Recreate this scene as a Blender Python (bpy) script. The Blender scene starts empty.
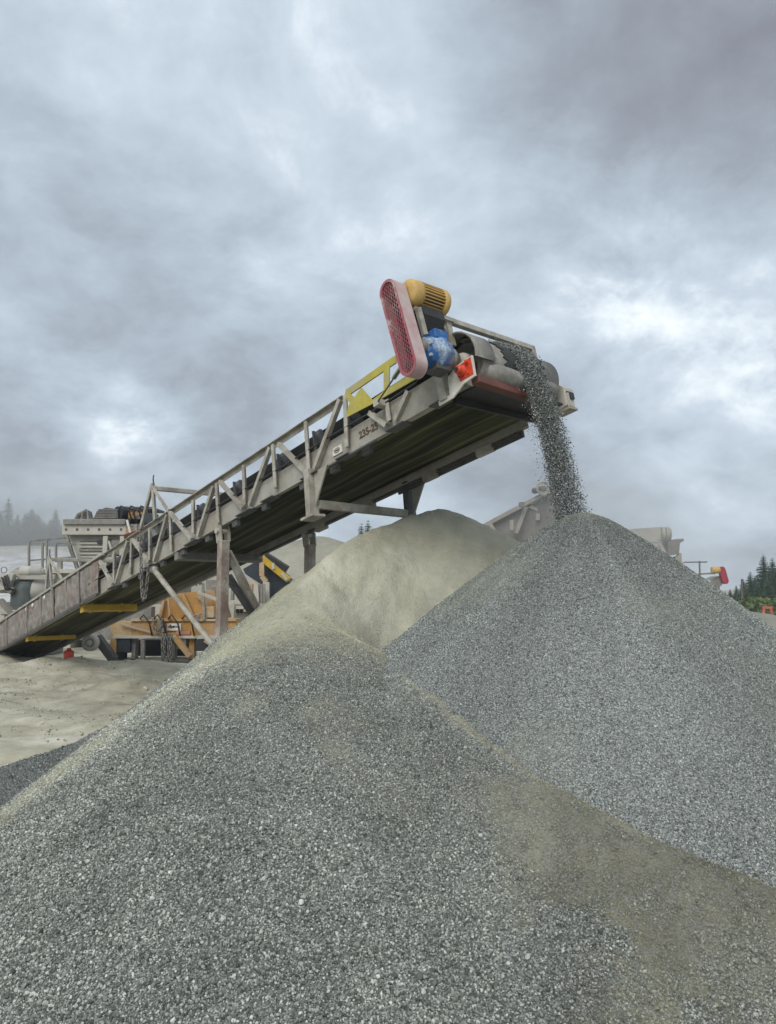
import bpy, bmesh, math, random
import numpy as np
from mathutils import Vector, Matrix, Quaternion
random.seed(7)
RNG = np.random.default_rng(11)
SC = bpy.context.scene
COL = SC.collection
R = math.radians

# ------------------------------------------------------------------ camera
F_PX, PITCH, EYE = 745.0, R(6.0), 2.0
cam_d = bpy.data.cameras.new('camera')
cam = bpy.data.objects.new('camera', cam_d)
COL.objects.link(cam)
cam_d.sensor_fit = 'VERTICAL'
cam_d.sensor_height = 36.0
cam_d.lens = 36.0 * F_PX / 1024.0
cam_d.clip_start, cam_d.clip_end = 0.1, 3000
cam.location = (0, 0, EYE)
cam.rotation_euler = (R(90) + PITCH, 0, 0)
SC.camera = cam

# ------------------------------------------------------------------ world: overcast sky
SUN_EL, SUN_AZ = R(41), R(202)          # azimuth clockwise from +Y (camera direction)
CLOUD_GAIN = 1.0
world = bpy.data.worlds.new('World')
SC.world = world
world.use_nodes = True
nt = world.node_tree
nt.nodes.clear()


def N(tree, kind, **kw):
    n = tree.nodes.new(kind)
    for k, v in kw.items():
        if k.startswith('i_'):
            key = k[2:]
            key = int(key) if key.isdigit() else key
            n.inputs[key].default_value = v
        else:
            setattr(n, k, v)
    return n


def vmath(tree, op, a, b=None):
    n = N(tree, 'ShaderNodeVectorMath', operation=op)
    for i, q in enumerate((a, b)):
        if q is None:
            continue
        if hasattr(q, 'links'):
            tree.links.new(q, n.inputs[i])
        else:
            n.inputs[i].default_value = q
    return n


def math_(tree, op, a, b=None, clamp=False):
    n = N(tree, 'ShaderNodeMath', operation=op, use_clamp=clamp)
    for i, q in enumerate((a, b)):
        if q is None:
            continue
        if hasattr(q, 'links'):
            tree.links.new(q, n.inputs[i])
        else:
            n.inputs[i].default_value = q
    return n.outputs[0]


def ramp(tree, fac, stops, interp='LINEAR'):
    n = N(tree, 'ShaderNodeValToRGB')
    cr = n.color_ramp
    cr.interpolation = interp
    while len(cr.elements) < len(stops):
        cr.elements.new(0.5)
    for e, (p, c) in zip(cr.elements, stops):
        e.position = p
        e.color = c if len(c) == 4 else (*c, 1)
    tree.links.new(fac, n.inputs[0])
    return n.outputs[0]


def mixc(tree, fac, a, b, mode='MIX'):
    n = N(tree, 'ShaderNodeMix', data_type='RGBA', blend_type=mode)
    for idx, q in ((0, fac), (6, a), (7, b)):
        if hasattr(q, 'links'):
            tree.links.new(q, n.inputs[idx])
        elif isinstance(q, (int, float)):
            n.inputs[idx].default_value = q
        else:
            n.inputs[idx].default_value = (*q, 1) if len(q) == 3 else q
    return n.outputs[2]


def px_ray(px, py):
    x = (px - 388) / F_PX
    y = (512 - py) / F_PX
    return Vector((x, math.cos(PITCH) - y * math.sin(PITCH), math.sin(PITCH) + y * math.cos(PITCH)))


def build_sky():
    L = nt.links.new
    out = N(nt, 'ShaderNodeOutputWorld')
    sky = N(nt, 'ShaderNodeTexSky', sky_type='NISHITA', sun_disc=False, sun_elevation=SUN_EL, sun_rotation=SUN_AZ)
    bg_sky = N(nt, 'ShaderNodeBackground', i_Strength=0.06)
    L(sky.outputs[0], bg_sky.inputs[0])
    tc = N(nt, 'ShaderNodeTexCoord')
    d = tc.outputs['Generated']
    sep = N(nt, 'ShaderNodeSeparateXYZ')
    L(d, sep.inputs[0])
    zz = math_(nt, 'ADD', math_(nt, 'MAXIMUM', sep.outputs[2], 0.0), 0.50)
    comb = N(nt, 'ShaderNodeCombineXYZ')
    L(math_(nt, 'DIVIDE', sep.outputs[0], zz), comb.inputs[0])
    L(math_(nt, 'DIVIDE', sep.outputs[1], zz), comb.inputs[1])
    base = comb.outputs[0]
    # cloud masses: broad noise, warped, and finer billows
    warp = N(nt, 'ShaderNodeTexNoise', i_Scale=2.6, i_Detail=3.0)
    L(base, warp.inputs['Vector'])
    wv = vmath(nt, 'SCALE', vmath(nt, 'SUBTRACT', warp.outputs['Color'], (0.5, 0.5, 0.5)).outputs[0])
    wv.inputs[3].default_value = 0.16
    p = vmath(nt, 'ADD', base, wv.outputs[0]).outputs[0]
    p2 = vmath(nt, 'ADD', p, (3.7, 1.9, 0.4)).outputs[0]
    n1 = N(nt, 'ShaderNodeTexNoise', i_Scale=1.7, i_Detail=6.0, i_Roughness=0.54)
    L(p2, n1.inputs['Vector'])
    n2 = N(nt, 'ShaderNodeTexNoise', i_Scale=5.0, i_Detail=9.0, i_Roughness=0.62)
    L(p, n2.inputs['Vector'])
    val = math_(nt, 'ADD', math_(nt, 'MULTIPLY', n1.outputs[0], 0.56), math_(nt, 'MULTIPLY', n2.outputs[0], 0.44))
    val = math_(nt, 'ADD', math_(nt, 'MULTIPLY', math_(nt, 'SUBTRACT', val, 0.5), 2.25), 0.625)
    # thin bright places and thick dark masses of this particular cloud deck
    ragged = math_(nt, 'ADD', math_(nt, 'MULTIPLY', math_(nt, 'SUBTRACT', n2.outputs[0], 0.5), 3.2), 1.0, )
    ragged = math_(nt, 'MAXIMUM', ragged, 0.0)
    for (px, py, rad, amp) in [(690, 120, 0.20, -0.24), (90, 310, 0.20, -0.19), (770, 60, 0.16, -0.12), (560, 90, 0.14, -0.10),
                               (700, 385, 0.12, 0.26), (625, 290, 0.07, 0.26), (480, 235, 0.12, 0.13), (125, 440, 0.05, 0.34),
                               (275, 250, 0.04, 0.12), (265, 110, 0.13, -0.13), (60, 90, 0.16, -0.02), (30, 20, 0.12, -0.08), (300, 330, 0.11, 0.07),
                               (430, 170, 0.10, -0.03), (300, 420, 0.16, -0.10), (640, 470, 0.12, -0.07), (30, 470, 0.12, -0.04), (770, 350, 0.05, 0.2), (430, 260, 0.16, 0.07)]:
        v = px_ray(px, py).normalized()
        dt = vmath(nt, 'DOT_PRODUCT', d, tuple(v)).outputs['Value']
        # 1-dot ~ ang^2/2
        g = math_(nt, 'EXPONENT', math_(nt, 'MULTIPLY', math_(nt, 'SUBTRACT', 1.0, dt), -1.0 / (rad * rad)))
        g = math_(nt, 'MULTIPLY', g, amp)
        if amp > 0 and rad < 0.1:
            g = math_(nt, 'MULTIPLY', g, ragged)
        val = math_(nt, 'ADD', val, g)
    col = ramp(nt, val, [(0.0, (0.165, 0.175, 0.205)), (0.25, (0.215, 0.242, 0.278)), (0.50, (0.300, 0.352, 0.405)),
                         (0.72, (0.395, 0.455, 0.515)), (0.90, (0.57, 0.62, 0.655)), (1.0, (0.66, 0.70, 0.73))])
    bg_cl = N(nt, 'ShaderNodeBackground', i_Strength=CLOUD_GAIN)
    L(col, bg_cl.inputs[0])
    mx = N(nt, 'ShaderNodeMixShader', i_0=0.95)
    L(bg_sky.outputs[0], mx.inputs[1])
    L(bg_cl.outputs[0], mx.inputs[2])
    L(mx.outputs[0], out.inputs[0])


build_sky()
sun_d = bpy.data.lights.new('sun', 'SUN')
sun_d.energy = 1.5
sun_d.angle = R(38)
sun_d.color = (1.0, 0.965, 0.92)
sun = bpy.data.objects.new('sun', sun_d)
COL.objects.link(sun)
sdir = Vector((math.sin(SUN_AZ) * math.cos(SUN_EL), math.cos(SUN_AZ) * math.cos(SUN_EL), math.sin(SUN_EL)))
sun.rotation_euler = sdir.to_track_quat('Z', 'Y').to_euler()
sun.location = (0, 0, 40)

SC.view_settings.view_transform = 'Standard'
SC.view_settings.look = 'None'
SC.view_settings.exposure = 0.75
SC.view_settings.gamma = 1.0
SC.render.engine = 'CYCLES'
SC.cycles.use_denoising = True
SC.cycles.max_bounces = 6
SC.cycles.volume_bounces = 0
SC.cycles.use_adaptive_sampling = True
SC.cycles.adaptive_threshold = 0.015

# ------------------------------------------------------------------ conveyor frame (all real distances, metres)
AZ, INC, BW = R(41.0), R(12.1), 1.6
U = Vector((math.sin(AZ) * math.cos(INC), -math.cos(AZ) * math.cos(INC), math.sin(INC)))   # up the conveyor
CD = Vector((math.cos(AZ), math.sin(AZ), 0))                                                # across, to the far side
NV = CD.cross(U).normalized()
if NV.z < 0:
    NV = -NV
ANCH = Vector((-0.823, 9.2, 1.506 + EYE))
EYEV = Vector((0, 0, EYE))


def L3(s, c, n):
    return ANCH + U * s + CD * c + NV * n


def onc(px, py, c):
    """world point where a sight line meets the conveyor's side plane at offset c"""
    r = px_ray(px, py)
    t = (ANCH + CD * c - EYEV).dot(CD) / r.dot(CD)
    return EYEV + r * t


def at(px, py, Y):
    r = px_ray(px, py)
    return EYEV + r * (Y / r.y)


def sn(px, py, c):
    q = onc(px, py, c) - ANCH
    return q.dot(U), q.dot(NV)


# ------------------------------------------------------------------ mesh builder
class MB:
    def __init__(self):
        self.v, self.f, self.s = [], [], []

    def add(self, vs, fs, smooth=False):
        b = len(self.v)
        self.v += [tuple(q) for q in vs]
        for f in fs:
            self.f.append(tuple(b + i for i in f))
            self.s.append(smooth)

    def frame(self, p, q, up):
        d = (q - p).normalized()
        up = Vector(up)
        x = d.cross(up)
        if x.length < 1e-4:
            x = d.cross(Vector((1, 0.3, 0)))
        x.normalize()
        return d, x, x.cross(d).normalized()

    def sweep(self, p, q, prof, up=(0, 0, 1), closed=True):
        p, q = Vector(p), Vector(q)
        d, x, y = self.frame(p, q, up)
        n = len(prof)
        vs = [p + x * a + y * b for a, b in prof] + [q + x * a + y * b for a, b in prof]
        fs = [(i, (i + 1) % n, n + (i + 1) % n, n + i) for i in range(n)]
        fs += [tuple(range(n - 1, -1, -1)), tuple(range(n, 2 * n))]
        self.add(vs, fs)
        return self

    def bar(self, p, q, w, h, up=(0, 0, 1)):
        w, h = w / 2, h / 2
        return self.sweep(p, q, [(-w, -h), (w, -h), (w, h), (-w, h)], up)

    def angle(self, p, q, w, t=0.012, up=(0, 0, 1), sx=1, sy=1):
        w2 = w / 2
        pr = [(-w2, -w2), (w2, -w2), (w2, -w2 + t), (-w2 + t, -w2 + t), (-w2 + t, w2), (-w2, w2)]
        pr = [(a * sx, b * sy) for a, b in pr]
        if sx * sy < 0:
            pr = pr[::-1]
        return self.sweep(p, q, pr, up)

    def channel(self, p, q, h, d, t=0.012, up=(0, 0, 1), sx=1):
        """C section, web at x=0, flanges to +x*sx, from y=0 to y=h"""
        pr = [(0, 0), (d, 0), (d, t), (t, t), (t, h - t), (d, h - t), (d, h), (0, h)]
        pr = [(a * sx, b) for a, b in pr]
        if sx < 0:
            pr = pr[::-1]
        return self.sweep(p, q, pr, up)

    def box(self, c, sx, sy, sz, X=(1, 0, 0), Y=(0, 1, 0), Z=(0, 0, 1)):
        c, X, Y, Z = Vector(c), Vector(X) * sx / 2, Vector(Y) * sy / 2, Vector(Z) * sz / 2
        vs = [c + X * a + Y * b + Z * e for e in (-1, 1) for a, b in ((-1, -1), (1, -1), (1, 1), (-1, 1))]
        self.add(vs, [(3, 2, 1, 0), (4, 5, 6, 7), (0, 1, 5, 4), (1, 2, 6, 5), (2, 3, 7, 6), (3, 0, 4, 7)])
        return self

    def cyl(self, p, q, r, n=16, r2=None, caps=True):
        p, q = Vector(p), Vector(q)
        r2 = r if r2 is None else r2
        d, x, y = self.frame(p, q, (0, 0, 1))
        a = [2 * math.pi * i / n for i in range(n)]
        vs = [p + (x * math.cos(t) + y * math.sin(t)) * r for t in a] + [q + (x * math.cos(t) + y * math.sin(t)) * r2 for t in a]
        self.add(vs, [(i, (i + 1) % n, n + (i + 1) % n, n + i) for i in range(n)], True)
        if caps:
            b = len(self.v)
            self.v += [tuple(v) for v in vs]
            self.f += [tuple(b + i for i in range(n - 1, -1, -1)), tuple(b + n + i for i in range(n))]
            self.s += [False, False]
        return self

    def lathe(self, p, axis, prof, n=20):
        """prof: (distance along axis, radius)"""
        p, axis = Vector(p), Vector(axis).normalized()
        _, x, y = self.frame(p, p + axis, (0, 0, 1))
        vs = []
        for h, r in prof:
            for i in range(n):
                t = 2 * math.pi * i / n
                vs.append(p + axis * h + (x * math.cos(t) + y * math.sin(t)) * r)
        m = len(prof)
        fs = [(j * n + i, j * n + (i + 1) % n, (j + 1) * n + (i + 1) % n, (j + 1) * n + i) for j in range(m - 1) for i in range(n)]
        self.add(vs, fs, True)
        self.add(vs[:n], [tuple(range(n - 1, -1, -1))])
        self.add(vs[-n:], [tuple(range(n))])
        return self

    def plate(self, pts, th):
        pts = [Vector(p) for p in pts]
        th = Vector(th)
        n = len(pts)
        vs = pts + [p + th for p in pts]
        fs = [tuple(range(n)), tuple(range(2 * n - 1, n - 1, -1))] + [((i + 1) % n, i, n + i, n + (i + 1) % n) for i in range(n)]
        self.add(vs, fs)
        return self

    def tube(self, pts, r, n=8):
        pts = [Vector(p) for p in pts]
        vs = []
        for k, p in enumerate(pts):
            a, b = pts[max(k - 1, 0)], pts[min(k + 1, len(pts) - 1)]
            _, x, y = self.frame(a, b, (0.05, 0.1, 1))
            for i in range(n):
                t = 2 * math.pi * i / n
                vs.append(p + (x * math.cos(t) + y * math.sin(t)) * r)
        m = len(pts)
        fs = [(j * n + i, j * n + (i + 1) % n, (j + 1) * n + (i + 1) % n, (j + 1) * n + i) for j in range(m - 1) for i in range(n)]
        fs += [tuple(range(n - 1, -1, -1)), tuple(range((m - 1) * n, m * n))]
        self.add(vs, fs, True)
        return self

    def ring(self, c, axis, Rr, r, n=14, m=6, sq=None, long_=1.0, ldir=None):
        """torus; long_ stretches it along ldir (chain link)"""
        c, axis = Vector(c), Vector(axis).normalized()
        _, x, y = self.frame(c, c + axis, (0, 0, 1)) if ldir is None else (axis, Vector(ldir).normalized(), axis.cross(Vector(ldir)).normalized())
        vs = []
        for i in range(n):
            t = 2 * math.pi * i / n
            rd = x * math.cos(t) + y * math.sin(t)
            ctr = c + x * math.cos(t) * Rr * long_ + y * math.sin(t) * Rr
            for j in range(m):
                w = 2 * math.pi * j / m
                vs.append(ctr + rd * math.cos(w) * r + axis * math.sin(w) * r)
        fs = [(i * m + j, i * m + (j + 1) % m, ((i + 1) % n) * m + (j + 1) % m, ((i + 1) % n) * m + j) for i in range(n) for j in range(m)]
        self.add(vs, fs, True)
        return self

    def build(self, name, m, parent=None, bevel=0.0):
        off = Vector((0, 0, 0))
        if parent is not None:
            q = parent
            while q is not None:
                off += q.location
                q = q.parent
        me = bpy.data.meshes.new(name)
        me.from_pydata([(a - off.x, b - off.y, c - off.z) for a, b, c in self.v], [], self.f)
        me.polygons.foreach_set('use_smooth', self.s)
        me.update()
        bm = bmesh.new()
        bm.from_mesh(me)
        bmesh.ops.recalc_face_normals(bm, faces=bm.faces)
        bm.to_mesh(me)
        bm.free()
        me.materials.append(m)
        o = bpy.data.objects.new(name, me)
        COL.objects.link(o)
        if parent is not None:
            o.parent = parent
        if bevel > 0:
            md = o.modifiers.new('bevel', 'BEVEL')
            md.width, md.segments, md.limit_method = bevel, 2, 'ANGLE'
        return o


def tag(o, label=None, cat=None, group=None, kind=None):
    for k, v in (('label', label), ('category', cat), ('group', group), ('kind', kind)):
        if v:
            o[k] = v
    return o


def thing(name, loc, label, cat, group=None):
    o = bpy.data.objects.new(name, None)
    COL.objects.link(o)
    o.location = loc
    o.empty_display_size = 0.2
    return tag(o, label, cat, group)


# ------------------------------------------------------------------ materials
def new_mat(name):
    m = bpy.data.materials.new(name)
    m.use_nodes = True
    t = m.node_tree
    b = t.nodes['Principled BSDF']
    return m, t, b


DUST = (0.43, 0.415, 0.36)


def coat(name, base, base2=None, rough=0.6, metal=0.0, dust=0.4, wear=None, wear_amt=0.0, scale=6.0, bump=0.15, spec=0.35):
    """painted or bare surface with uneven tone, patches of dried dust, and chips"""
    m, t, b = new_mat(name)
    Lk = t.links.new
    tc = N(t, 'ShaderNodeTexCoord').outputs['Object']
    n1 = N(t, 'ShaderNodeTexNoise', i_Scale=scale, i_Detail=6.0, i_Roughness=0.62)
    Lk(tc, n1.inputs['Vector'])
    n2 = N(t, 'ShaderNodeTexNoise', i_Scale=scale * 0.35, i_Detail=5.0, i_Roughness=0.6)
    Lk(vmath(t, 'ADD', tc, (5.1, 2.2, 7.7)).outputs[0], n2.inputs['Vector'])
    n3 = N(t, 'ShaderNodeTexNoise', i_Scale=scale * 5.0, i_Detail=4.0)
    Lk(tc, n3.inputs['Vector'])
    base2 = base2 or tuple(x * 0.72 for x in base)
    c = mixc(t, ramp(t, n1.outputs[0], [(0.35, (0, 0, 0)), (0.65, (1, 1, 1))]), base, base2)
    if wear:
        wmask = ramp(t, n2.outputs[0], [(0.62 - wear_amt * 0.3, (0, 0, 0)), (0.68 - wear_amt * 0.2, (1, 1, 1))])
        wmask = math_(t, 'MULTIPLY', wmask, ramp(t, n3.outputs[0], [(0.35, (0.3, 0.3, 0.3)), (0.6, (1, 1, 1))]))
        c = mixc(t, wmask, c, wear)
    dmask = math_(t, 'ADD', math_(t, 'MULTIPLY', n2.outputs[0], 0.6), math_(t, 'MULTIPLY', n3.outputs[0], 0.4))
    lo = 0.68 - dust * 0.45
    dmask = math_(t, 'MULTIPLY', ramp(t, dmask, [(lo, (0, 0, 0)), (lo + 0.2, (1, 1, 1))]), min(1.0, 0.35 + dust * 0.6))
    c = mixc(t, dmask, c, DUST)
    Lk(c, b.inputs['Base Color'])
    rr = math_(t, 'ADD', math_(t, 'MULTIPLY', dmask, 0.9 - rough), rough, True)
    Lk(rr, b.inputs['Roughness'])
    b.inputs['Metallic'].default_value = metal
    b.inputs['Specular IOR Level'].default_value = spec
    if bump:
        bp = N(t, 'ShaderNodeBump', i_Strength=bump, i_Distance=0.01)
        Lk(n3.outputs[0], bp.inputs['Height'])
        Lk(bp.outputs[0], b.inputs['Normal'])
    return m


M = {}
M['steel'] = coat('dusty_grey_steel', (0.43, 0.41, 0.35), (0.27, 0.25, 0.205), dust=0.45, wear=(0.12, 0.08, 0.055), wear_amt=0.35, scale=7)
M['steel_dark'] = coat('dark_steel', (0.10, 0.10, 0.095), (0.06, 0.06, 0.06), dust=0.2)
M['channel'] = coat('channel_paint', (0.36, 0.345, 0.30), (0.25, 0.23, 0.19), dust=0.5, scale=3.0, wear=(0.16, 0.10, 0.06), wear_amt=0.3)
M['skirt'] = coat('worn_skirt_board', (0.27, 0.25, 0.22), (0.13, 0.105, 0.09), dust=0.35, scale=7.0, wear=(0.17, 0.085, 0.06), wear_amt=0.3, bump=0.4)
M['rubber'] = coat('black_rubber', (0.022, 0.022, 0.024), (0.035, 0.034, 0.032), dust=0.08, rough=0.55)
M['roller'] = coat('roller_steel', (0.05, 0.052, 0.06), (0.09, 0.09, 0.095), dust=0.2, rough=0.45)
M['yellow'] = coat('yellow_guard_paint', (0.45, 0.39, 0.06), (0.36, 0.31, 0.05), dust=0.35, wear=(0.30, 0.27, 0.14), wear_amt=0.25, rough=0.5)
M['yellow_beam'] = coat('amber_paint', (0.55, 0.36, 0.03), (0.42, 0.26, 0.03), dust=0.15, rough=0.5)
M['guard_red'] = coat('faded_red_guard', (0.34, 0.065, 0.09), (0.30, 0.11, 0.12), dust=0.34, scale=4.0, wear=(0.5, 0.42, 0.39), wear_amt=0.12, rough=0.55)
M['guard_rim'] = coat('dusty_guard_rim', (0.49, 0.42, 0.39), (0.40, 0.22, 0.225), dust=0.42, scale=3.0)
M['motor'] = coat('motor_yellow', (0.54, 0.36, 0.11), (0.44, 0.27, 0.08), dust=0.42, rough=0.55, scale=9, wear=(0.2, 0.13, 0.07), wear_amt=0.2)
M['motor_dark'] = coat('motor_core', (0.17, 0.10, 0.05), (0.10, 0.06, 0.035), dust=0.15)
M['blue'] = coat('gearbox_blue', (0.025, 0.13, 0.36), (0.02, 0.09, 0.26), dust=0.28, wear=(0.38, 0.45, 0.5), wear_amt=0.45, rough=0.5, scale=11)
M['red'] = coat('bearing_red', (0.62, 0.07, 0.025), (0.45, 0.04, 0.02), dust=0.08, rough=0.4, scale=14)
M['oxide'] = coat('oxide_red_beam', (0.16, 0.055, 0.04), (0.10, 0.04, 0.03), dust=0.12)
M['white'] = coat('white_plate', (0.66, 0.64, 0.58), (0.52, 0.49, 0.43), dust=0.35, scale=9, wear=(0.3, 0.2, 0.13), wear_amt=0.1)
M['rust'] = coat('rusty_post', (0.30, 0.25, 0.205), (0.19, 0.135, 0.105), dust=0.3, wear=(0.40, 0.37, 0.31), wear_amt=0.45, scale=5)
M['chain'] = coat('chain_steel', (0.20, 0.19, 0.17), (0.12, 0.11, 0.1), dust=0.3)
M['orange'] = coat('orange_paint', (0.44, 0.235, 0.055), (0.30, 0.16, 0.05), dust=0.45, wear=(0.22, 0.12, 0.06), wear_amt=0.3, scale=3)
M['orange_dusty'] = coat('dusty_orange_paint', (0.42, 0.26, 0.095), (0.36, 0.2, 0.07), dust=0.55, scale=3)
M['pale'] = coat('dust_covered_steel', (0.44, 0.41, 0.35), (0.34, 0.31, 0.26), dust=0.7, scale=2.5)
M['pale_dark'] = coat('dust_dulled_steel', (0.22, 0.21, 0.185), (0.15, 0.14, 0.125), dust=0.4, scale=3)
M['fade_belt'] = coat('grey_green_belt', (0.10, 0.115, 0.105), (0.07, 0.08, 0.075), dust=0.3, scale=4)
M['maroon'] = coat('maroon_guard', (0.33, 0.03, 0.05), (0.24, 0.02, 0.04), dust=0.1)
M['navy'] = coat('blue_black_sheet', (0.02, 0.027, 0.037), (0.03, 0.04, 0.05), dust=0.1)
M['trunk'] = coat('bark', (0.10, 0.075, 0.055), dust=0.0)
M['pole'] = coat('weathered_pole', (0.13, 0.11, 0.09), dust=0.1)
M['barrier'] = coat('rust_red_frame', (0.42, 0.14, 0.085), (0.34, 0.1, 0.06), dust=0.15)
M['ink'] = coat('dark_lettering', (0.05, 0.045, 0.04), dust=0.1)
M['rust_ink'] = coat('rusty_number_paint', (0.055, 0.04, 0.03), (0.14, 0.08, 0.035), dust=0.1, scale=25)


def belt_mat():
    m, t, b = new_mat('return_belt')
    Lk = t.links.new
    tc = N(t, 'ShaderNodeTexCoord').outputs['UV']
    mp = N(t, 'ShaderNodeMapping')
    mp.inputs['Scale'].default_value = (0.22, 6.0, 1)
    Lk(tc, mp.inputs[0])
    n1 = N(t, 'ShaderNodeTexNoise', i_Scale=1.0, i_Detail=5.0, i_Roughness=0.6)
    Lk(mp.outputs[0], n1.inputs['Vector'])
    c = ramp(t, n1.outputs[0], [(0.30, (0.006, 0.007, 0.005)), (0.46, (0.030, 0.031, 0.016)), (0.57, (0.085, 0.085, 0.042)), (0.70, (0.19, 0.185, 0.11))])
    Lk(c, b.inputs['Base Color'])
    b.inputs['Roughness'].default_value = 0.8
    b.inputs['Specular IOR Level'].default_value = 0.12
    return m


M['belt'] = belt_mat()


def leaf_mat(name, c1, c2, c3):
    m, t, b = new_mat(name)
    tc = N(t, 'ShaderNodeTexCoord').outputs['Object']
    n = N(t, 'ShaderNodeTexNoise', i_Scale=2.2, i_Detail=5.0)
    t.links.new(tc, n.inputs['Vector'])
    c = ramp(t, n.outputs[0], [(0.33, c1), (0.5, c2), (0.68, c3)])
    t.links.new(c, b.inputs['Base Color'])
    b.inputs['Roughness'].default_value = 0.7
    b.inputs['Specular IOR Level'].default_value = 0.2
    return m


M['needles'] = leaf_mat('spruce_needles', (0.022, 0.05, 0.024), (0.035, 0.08, 0.034), (0.06, 0.12, 0.048))
M['shrub'] = leaf_mat('shrub_leaves', (0.05, 0.085, 0.03), (0.09, 0.125, 0.045), (0.16, 0.19, 0.075))


# ------------------------------------------------------------------ numpy noise
def vnoise(x, y, seed=0):
    xi, yi = np.floor(x).astype(np.int64), np.floor(y).astype(np.int64)
    xf, yf = x - xi, y - yi
    u, v = xf * xf * (3 - 2 * xf), yf * yf * (3 - 2 * yf)

    def h(a, b):
        n = (a * 374761393 + b * 668265263 + seed * 974711) & 0xFFFFFFFF
        n = ((n ^ (n >> 13)) * 1274126177) & 0xFFFFFFFF
        return ((n ^ (n >> 16)) & 0xFFFF) / 65535.0
    return (h(xi, yi) * (1 - u) + h(xi + 1, yi) * u) * (1 - v) + (h(xi, yi + 1) * (1 - u) + h(xi + 1, yi + 1) * u) * v


def fbm(x, y, seed=0, o=4):
    r, a, s = 0, 0.5, 0
    for i in range(o):
        r = r + a * vnoise(x * 2 ** i, y * 2 ** i, seed + i * 17)
        s += a
        a *= 0.5
    return r / s - 0.5


def smooth(a, b, x):
    t = np.clip((x - a) / (b - a), 0, 1)
    return t * t * (3 - 2 * t)


# ------------------------------------------------------------------ ground
def ground_h(x, y):
    d = np.hypot(x, y)
    h = 0.10 * fbm(x * 0.5, y * 0.5, 3) + 0.07 * fbm(x * 1.1 + y * 0.3, y * 2.6, 4) + 0.04 * fbm(x * 5, y * 5, 5) * smooth(26, 16, np.hypot(x, y))
    rut = np.abs(fbm(x * 0.35 + y * 0.9, y * 0.25 - x * 0.1, 12)) * 2
    h = h - 0.10 * smooth(0.22, 0.0, rut) * smooth(30, 18, d) + 0.05 * np.abs(fbm(x * 2.6, y * 3.4, 13))
    h = h * smooth(2.0, 6.0, d)
    # low heaps of spilled sand around the machines
    for hx, hy, hr, hz in [(-7.8, 19.0, 1.5, 0.26), (-5.6, 18.2, 1.6, 0.22), (-9.6, 18.0, 1.2, 0.25), (-6.6, 16.0, 1.0, 0.22), (-7.2, 13.2, 1.5, 0.12), (-5.2, 15.0, 0.9, 0.25), (-10.8, 20.4, 1.4, 0.3)]:
        h = h + hz * np.exp(-((x - hx) ** 2 + ((y - hy) * 1.3) ** 2) / hr ** 2) * (1 + 1.2 * fbm(x * 1.3, y * 1.3, 9))
    # high pale bank far left
    lft = smooth(-26, -46, x)
    h = h + lft * 13.0 * smooth(125, 186, y + 0.0 * x) + lft * 1.2 * fbm(x * 0.07, y * 0.07, 21) * smooth(125, 180, y)
    # verge rising on the right
    e = x - (19.3 + (y - 37) * 0.40)
    h = h + 1.6 * smooth(-1, 14, e) * smooth(15, 35, y) + 4.0 * smooth(8, 60, e) * smooth(15, 60, y)
    return h


def axis_pts(lo, hi, fine_lo, fine_hi, step, k=1.09):
    a = list(np.arange(fine_lo, fine_hi, step))
    s, q = step, fine_hi
    while q < hi:
        a.append(q)
        s *= k
        q += s
    a.append(hi)
    s, q = step, fine_lo
    while q > lo:
        s *= k
        q -= s
        a.insert(0, max(q, lo))
    return np.array(sorted(set(np.round(a, 4))))


def grid_mesh(name, X, Y, Z, m, attrs=None, smooth_=True, vattrs=None):
    ny, nx = X.shape
    co = np.stack([X, Y, Z], -1).reshape(-1, 3).astype(np.float32)
    i = np.arange(ny * nx).reshape(ny, nx)
    q = np.stack([i[:-1, :-1], i[:-1, 1:], i[1:, 1:], i[1:, :-1]], -1).reshape(-1, 4).astype(np.int32)
    me = bpy.data.meshes.new(name)
    me.vertices.add(len(co))
    me.vertices.foreach_set('co', co.ravel())
    me.loops.add(len(q) * 4)
    me.loops.foreach_set('vertex_index', q.ravel())
    me.polygons.add(len(q))
    me.polygons.foreach_set('loop_start', np.arange(0, len(q) * 4, 4, dtype=np.int32))
    me.update(calc_edges=True)
    me.polygons.foreach_set('use_smooth', np.full(len(q), smooth_))
    for k, a in (attrs or {}).items():
        at_ = me.attributes.new(k, 'FLOAT', 'POINT')
        at_.data.foreach_set('value', np.asarray(a, np.float32).ravel())
    if attrs and 'fines' in attrs:
        t_ = np.ones(X.shape) if not vattrs else vattrs['tone']
        at_ = me.attributes.new('tone', 'FLOAT_VECTOR', 'POINT')
        at_.data.foreach_set('vector', np.stack([t_] * 3, -1).astype(np.float32).ravel())
    me.materials.append(m)
    o = bpy.data.objects.new(name, me)
    COL.objects.link(o)
    return o


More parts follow.
